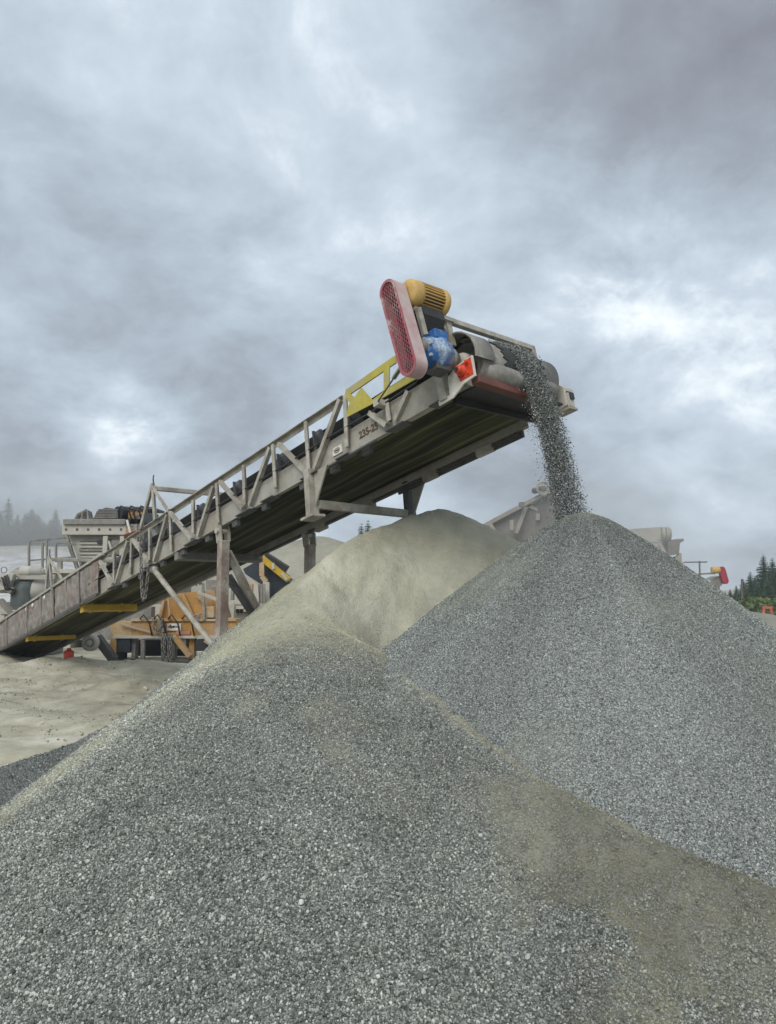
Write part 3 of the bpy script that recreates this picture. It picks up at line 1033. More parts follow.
# A frames standing on the truss
for (tip, b1, b2, j) in [((153.5, 484), (141.6, 528), (155.8, 520), (170, 511)), ((49.8, 556), (46.5, 592), (53, 590), (63, 579))]:
    for c in (0.0, BW):
        o = CD * (0 if c == 0 else c + 0.1)
        t = onc(*tip, -0.05) + o
        MB().angle(t, onc(*b1, -0.05) + o, 0.075, 0.012, tuple(CD)).build('hood_frame', M['steel'], CV)
        MB().angle(t - NV * 0.08, onc(*b2, -0.05) + o, 0.07, 0.012, tuple(CD)).build('hood_frame', M['steel'], CV)
        MB().angle(t - NV * 0.05, onc(*j, -0.05) + o, 0.07, 0.012, tuple(CD)).build('hood_frame', M['steel'], CV)
    t = onc(*tip, 0) - NV * 0.08
    MB().bar(t, t + CD * BW, 0.08, 0.08).build('hood_frame', M['steel'], CV, 0.01)
    t2 = onc(*tip, 0)
    MB().tube([t2, t2 + NV * 0.1, t2 + NV * 0.16 + U * 0.03], 0.012, 6).build('hood_hook', M['steel_dark'], CV)

# hanging legs with cross brace near the head end
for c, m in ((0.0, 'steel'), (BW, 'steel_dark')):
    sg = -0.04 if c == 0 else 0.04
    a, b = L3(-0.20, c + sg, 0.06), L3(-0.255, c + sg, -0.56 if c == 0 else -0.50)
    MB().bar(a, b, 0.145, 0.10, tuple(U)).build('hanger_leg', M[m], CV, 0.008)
    MB().plate([L3(-0.12, c + sg, 0.0), L3(0.16, c + sg, 0.0), L3(-0.17, c + sg, -0.42)], CD * 0.02).build('gusset_plate', M['channel'], CV)
    MB().box(b, 0.26, 0.2, 0.03, U, CD, NV).build('foot_plate', M[m], CV)
MB().bar(L3(-0.2, 0.02, -0.40), L3(-0.25, BW, -0.40), 0.09, 0.11).build('cross_brace', M['steel'], CV, 0.008)

# main supports
for c, m in ((0.03, 'rust'), (BW, 'rust')):
    top = L3(-2.63, c, -0.215)
    foot = Vector((top.x, top.y, gz(top.x, top.y) - 0.1))
    MB().bar(top, foot, 0.14, 0.14, tuple(U)).build('support_post', M[m], CV, 0.01)
    k = L3(-2.65, c - 0.0, -0.07)
    mb = MB()
    for dc in (-0.07, 0.07):
        mb.plate([k + CD * dc + U * a + NV * b for a, b in [(-0.075, -0.17), (0.075, -0.17), (0.085, 0.03), (0.05, 0.10), (-0.05, 0.10), (-0.085, 0.03)]], CD * 0.02)
    kn = mb.build('pivot_bracket', M['steel'], CV)
    MB().cyl(k - CD * 0.11, k + CD * 0.11, 0.04, 14).build('pivot_pin', M['pale'], kn)
    MB().bar(foot + Vector((0, 0, 0.11)), foot + Vector((0, 0, 0.16)), 0.4, 0.4).build('foot_plate', M['rust'], CV)
pL, pR = L3(-2.63, 0, -0.21), L3(-2.63, BW, -0.21)
a = onc(153.5, 569, 0.0)
MB().cyl(a, Vector((*((pL * 0.45 + pR * 0.55).xy), 0.05)), 0.048, 12).build('support_pipe', M['steel'], CV)
MB().lathe(a - CD * 0.04, CD, [(0, 0.03), (0.01, 0.075), (0.1, 0.075), (0.11, 0.03)], 12).build('pipe_joint', M['pale'], CV)
a = a + CD * BW
MB().cyl(a, Vector((*((pL * 0.1 + pR * 0.9).xy), 0.05)), 0.048, 12).build('support_pipe', M['steel'], CV)
MB().angle(pL + Vector((0.09, 0, -0.18)), Vector((*(pR.xy), 0.0)) + CD * 0.1, 0.09, 0.012, tuple(U)).build('support_brace', M['steel'], CV)
MB().angle(pL + Vector((0.08, 0, -0.55)) + U * 0.05, Vector((*(pR.xy), 0.0)) + CD * 0.25 - U * 0.05, 0.09, 0.012, tuple(U)).build('support_brace', M['steel_dark'], CV)
MB().bar(Vector((*(pL.xy), 1.2)), Vector((*(pR.xy), 1.2)), 0.1, 0.14).build('support_beam', M['rust'], CV)

# number and plate on the channel
def text_on(body, name, m, origin, xdir, ydir, size, parent, depth=0.002, bold=0.0):
    cu = bpy.data.curves.new(name, 'FONT')
    cu.body = body
    cu.size = size
    cu.extrude = depth
    cu.offset = bold
    cu.align_x, cu.align_y = 'CENTER', 'CENTER'
    tmp = bpy.data.objects.new(name, cu)
    COL.objects.link(tmp)
    bpy.context.view_layer.update()
    me = bpy.data.meshes.new_from_object(tmp)
    COL.objects.unlink(tmp)
    bpy.data.objects.remove(tmp)
    X, Y = Vector(xdir).normalized(), Vector(ydir).normalized()
    Z = X.cross(Y)
    Mx = Matrix(((X.x, Y.x, Z.x, origin.x), (X.y, Y.y, Z.y, origin.y), (X.z, Y.z, Z.z, origin.z), (0, 0, 0, 1)))
    me.transform(Mx)
    off = Vector((0, 0, 0))
    q = parent
    while q is not None:
        off += q.location
        q = q.parent
    me.transform(Matrix.Translation(-off))
    me.materials.clear()
    me.materials.append(m)
    o = bpy.data.objects.new(name, me)
    COL.objects.link(o)
    o.parent = parent
    return o


s, n = sn(370, 433, 0)
text_on('235-25', 'painted_number', M['rust_ink'], L3(s - 0.02, -0.003, 0.14), U, NV, 0.125, CV, 0.002, 0.004)
s, n = sn(338, 450.5, 0)
badge = MB().box(L3(s, -0.010, n + 0.0), 0.19, 0.012, 0.10, U, CD, NV).build('name_plate', M['white'], CV)
badge['label'] = 'small white maker plate with dark oval emblem'
MB().ring(L3(s, -0.018, n), CD, 0.028, 0.004, 18, 5, None, 1.9, U).build('plate_emblem', M['ink'], badge)
MB().bar(L3(s - 0.035, -0.018, n), L3(s + 0.035, -0.018, n), 0.005, 0.016, up).build('plate_emblem', M['ink'], badge)
MB().box(L3(sn(352, 443, 0)[0], -0.02, -0.03), 0.9, 0.05, 0.02, U, CD, NV).build('edge_strip', M['steel_dark'], CV)

# yellow guards on the near side below the drive
YO = -0.045
MB().bar(onc(349.5, 394, 0) + CD * YO, onc(399, 360, 0) + CD * YO, 0.02, 0.088, up).build('yellow_guard', M['yellow'], CV)
MB().plate([onc(*q, 0) + CD * (YO - 0.03) for q in [(351.7, 418), (353, 407), (366, 388.5), (377, 401), (393, 389.5), (430, 366), (430, 375), (377, 405)]], CD * 0.012).build('yellow_guard', M['yellow'], CV)
MB().bar(onc(349, 394, 0) + CD * (YO - 0.01), onc(360, 405, 0) + CD * (YO - 0.01), 0.012, 0.085, up).build('yellow_guard', M['yellow'], CV)
MB().bar(onc(390.5, 366, 0) + CD * (YO - 0.01), onc(390.5, 391, 0) + CD * (YO - 0.01), 0.012, 0.1, tuple(CD.cross(NV))).build('yellow_guard', M['yellow'], CV)
p, q = onc(377, 403, -0.16), onc(402, 366, -0.45)
MB().tube([p, q], 0.010, 6).build('tension_rod', M['steel_dark'], CV)
d = (q - p).normalized()
MB().bar(q - d * 0.26 + CD * 0.018, q - d * 0.04 + CD * 0.018, 0.014, 0.02).bar(q - d * 0.26 - CD * 0.018, q - d * 0.04 - CD * 0.018, 0.014, 0.02).build('turnbuckle', M['steel'], CV)
MB().box(p + CD * 0.06, 0.09, 0.16, 0.07, U, CD, NV).build('rod_bracket', M['pale'], CV)
MB().plate([L3(a, -0.03, b) for a, b in [(1.35, 0.30), (2.24, 0.30), (2.24, 0.0), (1.42, 0.0)]], CD * 0.022).build('side_plate', M['channel'], CV)
# bright end plate
MB().box(L3(2.27, -0.06, 0.10), 0.10, 0.10, 0.30, U, CD, NV).build('end_block', M['steel'], CV, 0.006)
ep = MB().plate([L3(a, -0.075, b) for a, b in [(2.34, -0.055), (2.40, -0.06), (2.55, 0.012), (2.715, 0.028), (2.72, 0.25), (2.50, 0.235), (2.36, 0.17)]], CD * 0.02).build('end_plate', M['white'], CV)
MB().bar(L3(2.19, -0.08, -0.055), L3(2.40, -0.08, -0.05), 0.015, 0.05, up).build('plate_lip', M['white'], ep)
MB().plate([L3(a, -0.083, b) for a, b in [(2.52, 0.05), (2.70, 0.055), (2.70, 0.235), (2.50, 0.21)]], CD * 0.008).build('red_panel', M['red'], ep)
bb = MB().lathe(L3(2.57, -0.165, 0.145), CD, [(0, 0.02), (0.0, 0.038), (0.02, 0.046), (0.05, 0.046), (0.055, 0.058), (0.115, 0.062)], 18).build('bearing_housing', M['red'], CV)
MB().cyl(L3(2.57, -0.18, 0.145), L3(2.57, -0.12, 0.145), 0.022, 12).build('bearing_bore', M['rubber'], bb)
for k in range(4):
    t = k * math.pi / 2 + 0.6
    MB().cyl(L3(2.59 + 0.085 * math.cos(t), -0.095, 0.145 + 0.07 * math.sin(t)), L3(2.59 + 0.085 * math.cos(t), -0.07, 0.145 + 0.07 * math.sin(t)), 0.011, 8).build('bolt', M['red'], CV)
MB().box(L3(2.655, -0.10, 0.205), 0.035, 0.03, 0.03, U, CD, NV).build('grease_block', M['red'], CV, 0.005)

# head drum with the belt wrapped round it
DS, DN, DR = 2.40, 0.355, 0.255
dc = L3(DS, 0, DN)
MB().lathe(L3(DS, 0.22, DN), CD, [(0.06, 0.06), (0.06, 0.19), (0.0, 0.21), (0.0, DR - 0.02), (0.0, DR), (1.16, DR), (1.16, 0.05)], 40).build('head_drum', M['pale_dark'], CV)
mb = MB()
vs, fs = [], []
k = 25
for i in range(k):
    t = math.pi / 2 - math.pi * i / (k - 1)
    for c in (0.17, 1.43):
        for r in (DR + 0.002, DR + 0.026):
            vs.append(L3(DS + r * math.cos(t) * 1.0, c, DN + r * math.sin(t)))
for i in range(k - 1):
    a = i * 4
    fs += [(a, a + 4, a + 6, a + 2), (a + 1, a + 3, a + 7, a + 5), (a, a + 1, a + 5, a + 4), (a + 2, a + 6, a + 7, a + 3)]
mb.add(vs, fs, True)
MB.build(mb, 'belt_wrap', M['pale_dark'], CV)
vs, fs = [], []
for i in range(40):
    t = R(125) - R(200) * i / 39
    cj = 0.46 + 0.035 * math.sin(i * 2.3) + 0.02 * math.sin(i * 5.1) + 0.10 * max(0, i - 15) / 25
    for c in (cj, 1.16 + 0.03 * math.sin(i * 1.7)):
        for r in (DR + 0.028, DR + 0.040):
            vs.append(L3(DS + r * math.cos(t), c, DN + r * math.sin(t)))
for i in range(39):
    a = i * 4
    fs += [(a, a + 4, a + 6, a + 2), (a + 1, a + 3, a + 7, a + 5), (a, a + 1, a + 5, a + 4), (a + 2, a + 6, a + 7, a + 3)]
mb = MB()
mb.add(vs, fs, False)
mb.build('wet_belt_face', M['rubber'], CV)
# ring hood beside the drum end (dark inside, pale outside)
vs, fs = [], []
for i in range(15):
    t = R(-15) + R(205) * i / 14
    for c in (0.02, 0.30):
        for r in (0.29, 0.31):
            vs.append(L3(DS + r * math.cos(t), c, DN + r * math.sin(t)))
for i in range(14):
    a = i * 4
    fs += [(a, a + 4, a + 6, a + 2), (a + 1, a + 3, a + 7, a + 5), (a, a + 1, a + 5, a + 4), (a + 2, a + 6, a + 7, a + 3)]
mb = MB()
mb.add(vs, fs, True)
mb.build('drum_hood', M['pale_dark'], CV)
MB().cyl(L3(DS, -0.1, DN), L3(DS, 0.3, DN), 0.055, 16).build('drum_shaft', M['steel'], CV)
MB().lathe(L3(DS, 0.10, DN), CD, [(0, 0.06), (0, 0.10), (0.04, 0.115), (0.12, 0.115), (0.16, 0.06)], 18).build('shaft_bearing', M['pale'], CV)
MB().box(L3(DS - 0.02, 0.12, DN - 0.2), 0.2, 0.14, 0.2, U, CD, NV).build('bearing_pedestal', M['steel'], CV, 0.01)
# scraper roll, dusty lumps of belt cleaner beneath the drum, red cross beam
MB().lathe(L3(2.62, 0.22, 0.16), CD, [(0, 0.03), (0.02, 0.09), (0.12, 0.115), (0.3, 0.12), (0.5, 0.11), (0.75, 0.12), (1.1, 0.10), (1.12, 0.03)], 20).build('scraper_roll', M['pale_dark'], CV)
MB().bar(L3(2.66, -0.02, 0.02), L3(2.60, 1.05, 0.02), 0.10, 0.085, up).build('red_cross_beam', M['oxide'], CV, 0.008)
MB().box(L3(2.42, 0.80, 0.035), 0.42, 1.36, 0.02, U, CD, NV).build('shade_filler', M['rubber'], CV)  # added black plate: closes the bright gap, stands in for shade under the drum
MB().box(L3(2.24, 0.80, 0.0), 0.03, 1.36, 0.09, U, CD, NV).build('shade_filler', M['rubber'], CV)  # upright black plate, also added in place of the dark interior
# far end box
bx = MB().plate([L3(a, BW - 0.06, b) for a, b in [(2.36, 0.405), (2.46, 0.41), (2.65, 0.25), (2.635, 0.03), (2.46, -0.01), (2.30, 0.02)]], CD * 0.17).build('take_up_box', M['pale'], CV, 0.012)
MB().box(L3(2.645, BW + 0.03, 0.16), 0.03, 0.13, 0.08, U, CD, NV).build('box_opening', M['rubber'], bx)
MB().box(L3(2.652, BW - 0.03, 0.10), 0.03, 0.02, 0.16, U, CD, NV).build('box_rib', M['pale'], bx)
MB().box(L3(2.55, BW + 0.03, 0.0), 0.22, 0.16, 0.03, U, CD, NV).build('box_base', M['rust'], bx)

# drive: gearbox, belt guard, motor
gb = MB().lathe(L3(2.43, -0.44, 0.35), CD, [(0, 0.07), (0.0, 0.13), (0.03, 0.16), (0.12, 0.172), (0.13, 0.19), (0.19, 0.19), (0.20, 0.17), (0.29, 0.155), (0.32, 0.115), (0.33, 0.08)], 8).build('gearbox', M['blue'], CV, 0.01)
MB().box(L3(2.43, -0.26, 0.53), 0.22, 0.18, 0.10, U, CD, NV).build('gearbox_lug', M['blue'], gb, 0.01)
MB().box(L3(2.43, -0.27, 0.185), 0.17, 0.20, 0.08, U, CD, NV).build('gearbox_lug', M['steel_dark'], gb, 0.01)
MB().lathe(L3(2.43, -0.50, 0.39), CD, [(0, 0.03), (0.0, 0.055), (0.03, 0.07), (0.07, 0.07)], 14).build('gearbox_hub', M['pale_dark'], gb)
for k in range(6):
    t = k * math.pi / 3 + 0.3
    MB().cyl(L3(2.43 + 0.12 * math.cos(t), -0.455, 0.35 + 0.12 * math.sin(t)), L3(2.43 + 0.12 * math.cos(t), -0.43, 0.35 + 0.12 * math.sin(t)), 0.018, 6).build('gearbox_bolt', M['pale'], gb)
MB().lathe(L3(DS, -0.12, DN), CD, [(0, 0.09), (0.02, 0.12), (0.07, 0.125), (0.09, 0.10), (0.14, 0.095), (0.15, 0.07)], 18).build('shaft_collar', M['steel'], CV)


def stadium(s0, n0, s1, n1, r, k=14):
    ax = math.atan2(n1 - n0, s1 - s0)
    pts = []
    for i in range(k + 1):
        t = ax - math.pi / 2 + math.pi * i / k
        pts.append((s1 + r * math.cos(t), n1 + r * math.sin(t)))
    for i in range(k + 1):
        t = ax + math.pi / 2 + math.pi * i / k
        pts.append((s0 + r * math.cos(t), n0 + r * math.sin(t)))
    return pts


GS = (2.452, 0.135, 2.335, 1.0)
outer, inner = stadium(*GS, 0.118), stadium(*GS, 0.088)
m_ = len(outer)
cf, cb = -0.72, -0.565
# rim (side wall)
vs = [L3(a, cf, b) for a, b in outer] + [L3(a, cb, b) for a, b in outer] + [L3(a, cf + 0.004, b) for a, b in stadium(*GS, 0.112)] + [L3(a, cb, b) for a, b in stadium(*GS, 0.112)]
fs = [(i, (i + 1) % m_, m_ + (i + 1) % m_, m_ + i) for i in range(m_)] + [(2 * m_ + (i + 1) % m_, 2 * m_ + i, 3 * m_ + i, 3 * m_ + (i + 1) % m_) for i in range(m_)]
mb = MB()
mb.add(vs, fs)
guard = mb.build('belt_guard', M['guard_rim'], CV)
# face frame
mb = MB()
vs = [L3(a, cf, b) for a, b in outer] + [L3(a, cf, b) for a, b in inner] + [L3(a, cf + 0.02, b) for a, b in inner]
fs = [(i, (i + 1) % m_, m_ + (i + 1) % m_, m_ + i) for i in range(m_)] + [(m_ + i, m_ + (i + 1) % m_, 2 * m_ + (i + 1) % m_, 2 * m_ + i) for i in range(m_)]
mb.add([Vector(v) - CD * 0.003 for v in vs], fs)
mb.build('guard_face', M['guard_red'], guard)
mb = MB()
mb.plate([L3(a, cb, b) for a, b in stadium(*GS, 0.116)], CD * 0.006)
mb.build('guard_back', M['rubber'], guard)
# expanded mesh: two families of strips clipped to the stadium
def inside(a, b, r=0.092):
    s0, n0, s1, n1 = GS
    dx, dy = s1 - s0, n1 - n0
    t = min(1, max(0, ((a - s0) * dx + (b - n0) * dy) / (dx * dx + dy * dy)))
    return math.hypot(a - s0 - t * dx, b - n0 - t * dy) < r


mb = MB()
gx = Vector((GS[2] - GS[0], GS[3] - GS[1]))
gx.normalize()
gy = Vector((-gx.y, gx.x))
ctr = Vector(((GS[0] + GS[2]) / 2, (GS[1] + GS[3]) / 2))
for fam in (1, -1):
    dv = (gx * 0.87 + gy * 0.5 * fam).normalized()
    pv = Vector((-dv.y, dv.x))
    for k in range(-26, 27):
        o = ctr + pv * k * 0.030
        run = [o + dv * t for t in np.linspace(-0.75, 0.75, 301)]
        ok = [inside(q.x, q.y) for q in run]
        if any(ok):
            i0, i1 = ok.index(True), len(ok) - 1 - ok[::-1].index(True)
            if i1 > i0 + 2:
                a, b = run[i0], run[i1]
                mb.bar(L3(a.x, cf + 0.012 + 0.003 * fam, a.y), L3(b.x, cf + 0.012 + 0.003 * fam, b.y), 0.0065, 0.004, tuple(CD))
mb.build('guard_mesh', M['guard_red'], guard)
for (sx, nx), r in (((GS[0], GS[1]), 0.08), ((GS[2], GS[3]), 0.06)):
    MB().lathe(L3(sx, cf + 0.05, nx), CD, [(0, 0.02), (0, r), (0.08, r), (0.08, 0.02)], 18).build('drive_pulley', M['steel_dark'], guard)

MS, MN = 2.42, 0.985
mo = MB().lathe(L3(MS, -0.545, MN), CD, [(0, 0.05), (0.0, 0.11), (0.02, 0.142), (0.10, 0.15), (0.135, 0.15), (0.135, 0.125)], 26).build('motor', M['motor'], CV)
MB().cyl(L3(MS, -0.42, MN), L3(MS, -0.10, MN), 0.122, 26).build('motor_core', M['motor_dark'], mo)
for k in range(28):
    t = 2 * math.pi * k / 28
    rd = U * math.cos(t) + NV * math.sin(t)
    c0 = L3(MS, 0, MN)
    MB().bar(c0 + rd * 0.134 + CD * -0.412, c0 + rd * 0.134 + CD * -0.12, 0.011, 0.032, tuple(rd)).build('motor_fin', M['motor'], mo)
MB().lathe(L3(MS, -0.125, MN), CD, [(0, 0.11), (0.0, 0.154), (0.05, 0.154), (0.085, 0.142), (0.115, 0.10), (0.12, 0.05)], 26).build('fan_cover', M['motor'], mo)
MB().tube([L3(MS, -0.30, MN + 0.14), L3(MS, -0.30, MN + 0.175)], 0.014, 8).build('lifting_eye', M['motor_dark'], mo)
MB().box(L3(MS - 0.15, -0.34, MN - 0.02), 0.09, 0.13, 0.13, U, CD, NV).build('terminal_box', M['motor_dark'], mo, 0.01)
# motor mount: dark base box, bracket arm
MB().plate([L3(a, -0.44, b) for a, b in [(2.30, 0.83), (2.50, 0.83), (2.52, 0.72), (2.44, 0.60), (2.36, 0.60), (2.28, 0.70)]], CD * 0.30).build('motor_base', M['rubber'], CV)
MB().bar(L3(2.37, -0.50, 0.80), L3(2.37, 0.06, 0.80), 0.20, 0.03, up).build('motor_base', M['steel'], CV)
MB().bar(L3(2.50, -0.5, 0.78), L3(2.46, -0.42, 0.52), 0.05, 0.05).build('motor_bracket', M['steel'], CV)
MB().bar(L3(2.40, 0.0, 0.84), L3(2.40, 0.02, 0.52), 0.075, 0.075, tuple(U)).build('motor_bracket', M['steel'], CV)
MB().plate([L3(2.40, -0.14, 0.82), L3(2.40, 0.0, 0.82), L3(2.40, 0.0, 0.62)], U * 0.02).build('motor_bracket', M['steel'], CV)
MB().bar(L3(2.33, 0.0, 0.55), L3(2.33, 0.06, 0.40), 0.10, 0.07, tuple(U)).build('motor_bracket', M['steel'], CV)
MB().bar(L3(2.36, -0.06, 0.865), L3(2.36, 1.53, 0.865), 0.062, 0.062, up).build('head_rail', M['steel'], CV, 0.006)
MB().bar(L3(2.36, 1.50, 0.89), L3(2.36, 1.50, 0.30), 0.062, 0.062, tuple(U)).build('head_rail', M['steel'], CV, 0.006)

MB().tube([L3(2.3, -0.30, 0.80), L3(2.2, -0.20, 0.62), L3(2.05, -0.09, 0.40), L3(1.9, -0.075, 0.31), L3(1.0, -0.06, 0.30), L3(0.2, -0.06, 0.31), L3(-0.8, -0.06, 0.295), L3(-2.0, -0.06, 0.305), L3(-3.4, -0.06, 0.295), L3(-5.0, -0.06, 0.305), L3(-8.0, -0.06, 0.30)], 0.012, 6).build('power_cable', M['rubber'], CV)
# chains
def chain(pts, link, r, name, parent, m='chain', kind='stuff'):
    pts = [Vector(p) for p in pts]
    mb = MB()
    tot, k = 0, 0
    for a, b in zip(pts[:-1], pts[1:]):
        d = b - a
        n = max(1, int(round(d.length / (link * 1.5))))
        for i in range(n):
            c = a + d * ((i + 0.5) / n)
            dn = d.normalized()
            side = dn.cross(Vector((0.4, 0.8, 0.3))).normalized()
            ax = side if k % 2 else dn.cross(side)
            mb.ring(c, ax, link * 0.5, r, 8, 5, None, 1.7, dn)
            k += 1
    o = mb.build(name, M[m], parent)
    return o


def cat(a, b, sag, n=7):
    a, b = Vector(a), Vector(b)
    return [a.lerp(b, i / n) - Vector((0, 0, sag * 4 * (i / n) * (1 - i / n))) for i in range(n + 1)]


a, b = onc(141, 563, -0.1), onc(149, 565, -0.1)
chain(cat(a, b, 0.62, 10), 0.055, 0.013, 'chain_loop', CV)
chain([onc(140.5, 525, -0.08), onc(141, 563, -0.1)], 0.05, 0.011, 'chain_loop', CV)

# ------------------------------------------------------------------ falling stone
V0 = 1.34
topc = L3(DS, 0.88, DN + DR + 0.04)
t_land = 0.0
while (topc + U * V0 * t_land).z - 4.9 * t_land ** 2 > APEX.z - 0.05:
    t_land += 0.005


def stream_points():
    pts = []
    n = 105000
    t = RNG.uniform(-0.75, t_land + 0.02, n)
    # equal mass per unit time
    f = np.clip(t / t_land, 0, 1)
    wc = 0.38 - 0.24 * smooth(0.0, 0.55, f) + 0.05 * f ** 3
    c = np.clip(RNG.normal(0, 0.55, n), -1.1, 1.1) * wc - 0.05 * f
    edge = np.abs(c) / wc
    wt = 0.042 + 0.085 * f
    h = RNG.uniform(-0.5, 0.5, n) * wt * np.sqrt(np.clip(1.25 - edge ** 2, 0.05, 1)) * 2
    loose = RNG.uniform(0, 1, n) < 0.05
    c = np.where(loose & (f > 0.15), c * RNG.uniform(1.0, 1.7, n), c)
    h = np.where(loose & (f > 0.15), h * RNG.uniform(1.0, 2.2, n) - 0.05 * f, h)
    tp = np.maximum(t, 0)
    P0 = np.array(topc)[None] + np.array(U)[None] * (V0 * t)[:, None] * np.where(t < 0, 0.8, 1.0)[:, None]
    P0[:, 2] -= 4.9 * tp ** 2
    # follow the belt while still on it
    on = t < 0
    P0 += np.array(NV)[None] * np.where(on, 0.10 * t, 0)[:, None]
    vel = np.array(U)[None] * V0 + np.array([0, 0, -1.0])[None] * (9.8 * tp)[:, None]
    vel /= np.linalg.norm(vel, axis=1)[:, None]
    nr = np.cross(np.array(CD)[None], vel)
    nr /= np.linalg.norm(nr, axis=1)[:, None]
    nr *= np.sign(nr @ np.array(NV))[:, None]
    P = P0 + np.array(CD)[None] * c[:, None] + nr * (h + 0.012)[:, None]
    # drag scatter
    P += RNG.normal(0, 1, P.shape) * (0.003 + 0.016 * f)[:, None]
    sz = 0.0088 * RNG.lognormal(0, 0.33, n)
    return P, sz


SP, SZ = stream_points()
st = scatter('falling_gravel', SP, SZ, np.zeros(len(SP)), None, RNG.uniform(0.55, 0.95, len(SP)))
tag(st, 'curved stream of grey crushed stone falling from the conveyor head', 'gravel stream')

# ------------------------------------------------------------------ background machines
Xw, Yw, Zw = Vector((1, 0, 0)), Vector((0, 1, 0)), Vector((0, 0, 1))


def pbox(x0, y0, x1, y1, Y, depth, mb=None):
    """upright box whose near face spans the given sight lines at distance Y"""
    mb = mb or MB()
    a, b = at(x0, y0, Y), at(x1, y1, Y)
    zt, zb = max(a.z, b.z), min(a.z, b.z)
    mb.box(((a.x + b.x) / 2, Y + depth / 2, (zt + zb) / 2), abs(b.x - a.x), depth, zt - zb)
    return mb


def pbar(x0, y0, x1, y1, Y, w, Y2=None, mb=None):
    mb = mb or MB()
    return mb.bar(at(x0, y0, Y), at(x1, y1, Y2 or Y), w, w, (0, 1, 0.2))


# crushing plant, pale with dust
YC = 26.0
b0 = at(110, 600, YC)
CR = thing('crushing_plant', (b0.x, YC, 0), 'dust covered crushing plant with flat topped hopper behind the conveyor', 'crusher')
pbox(62, 524, 126, 535, YC, 2.2).build('hopper_rim', M['pale'], CV if False else CR, 0.03)
pbox(63, 519, 125, 524.5, YC - 0.1, 2.4).build('hopper_lip', M['pale_dark'], CR, 0.02)
for k in range(6):
    q = at(66 + k * 11, 529.5, YC - 0.01)
    MB().cyl(q, q + Vector((0, 0.04, 0)), 0.05, 8).build('rim_bolt', M['steel_dark'], CR)
a, b, c, d = at(66, 535.5, YC), at(124, 535.5, YC), at(128, 570, YC), at(78, 570, YC)
MB().plate([a + Yw * 0.3, b + Yw * 0.3, c + Yw * 0.3, d + Yw * 0.3], Yw * 1.8).build('hopper_body', M['pale'], CR)
for k in range(9):
    pbox(79, 539 + k * 3.4, 124, 540.8 + k * 3.4, YC + 0.22, 0.1).build('louvre_slat', M['pale'] if k % 3 else M['pale_dark'], CR)
for x0, x1 in ((103, 106), (120, 122.5)):
    pbox(x0, 536, x1, 575, YC - 0.05, 0.15).build('hopper_stiffener', M['pale'], CR)
pbox(97, 540, 105, 543.5, YC + 0.15, 0.1).build('hopper_slot', M['rubber'], CR)
pbar(66, 535, 78, 570, YC - 0.05, 0.11).build('hopper_stiffener', M['pale_dark'], CR)
pbox(75, 570, 175, 640, YC + 0.6, 2.0).build('plant_chassis', M['pale_dark'], CR)
# feed hood, drive and engine on top
q = [at(x, y, YC + 0.4) for x, y in [(93, 519), (97, 511), (106, 507.5), (117, 509), (118, 519)]]
MB().plate(q, Yw * 1.4).build('feed_hood', M['steel_dark'], CR)
for k in range(6):
    pbar(94 + k * 0.8, 517.5 - k * 1.6, 118, 517.5 - k * 1.6, YC + 0.38, 0.035).build('hood_rib', M['pale_dark'], CR)
for k in range(9):
    x = 75 + k * 2.2
    pbar(x, 519, 78 + k * 1.6, 509 + abs(k - 5) * 0.9, YC + 0.4 + 0.1 * (k % 3), 0.05).build('feed_grate', M['pale_dark'], CR)
p = at(118, 513, YC + 0.5)
MB().cyl(p, at(128, 513, YC + 0.9), 0.24, 18).build('crusher_motor', M['navy'], CR)
pbox(128, 509, 143, 519, YC + 0.5, 1.2).build('engine_box', M['orange'], CR, 0.05)
pbox(118, 519, 160, 524, YC + 0.3, 1.6).build('engine_deck', M['rubber'], CR)
pbox(126, 506.8, 152, 509, YC + 0.4, 1.5).build('engine_cover', M['steel_dark'], CR)
pbox(126, 524, 162, 545, YC + 0.7, 1.6).build('engine_panel', M['pale'], CR)
p = at(142, 528, YC + 0.3)
MB().cyl(p, p + Yw * 0.3, 0.5, 20).build('flywheel', M['pale_dark'], CR)
# railings of its platform
for x, y0, y1 in [(29, 541, 568), (42.5, 543, 569), (47, 540, 575), (56, 543, 562), (29.5, 541, 568)][:4]:
    pbar(x, y0, x, y1, YC - 0.6, 0.06).build('railing_post', M['pale_dark'], CR)
pbar(28.5, 541, 66, 538, YC - 0.6, 0.06).build('railing_rail', M['pale_dark'], CR)
pbar(55, 543, 76, 544.5, YC - 0.6, 0.05).build('railing_rail', M['pale_dark'], CR)
pbar(29, 560.5, 76, 557, YC - 0.6, 0.05).build('railing_rail', M['pale_dark'], CR)
pbox(26, 569, 80, 573, YC - 0.7, 1.6).build('platform_deck', M['pale'], CR)
pbox(40, 573, 70, 650, YC + 0.4, 1.6).build('plant_chassis', M['pale'], CR)

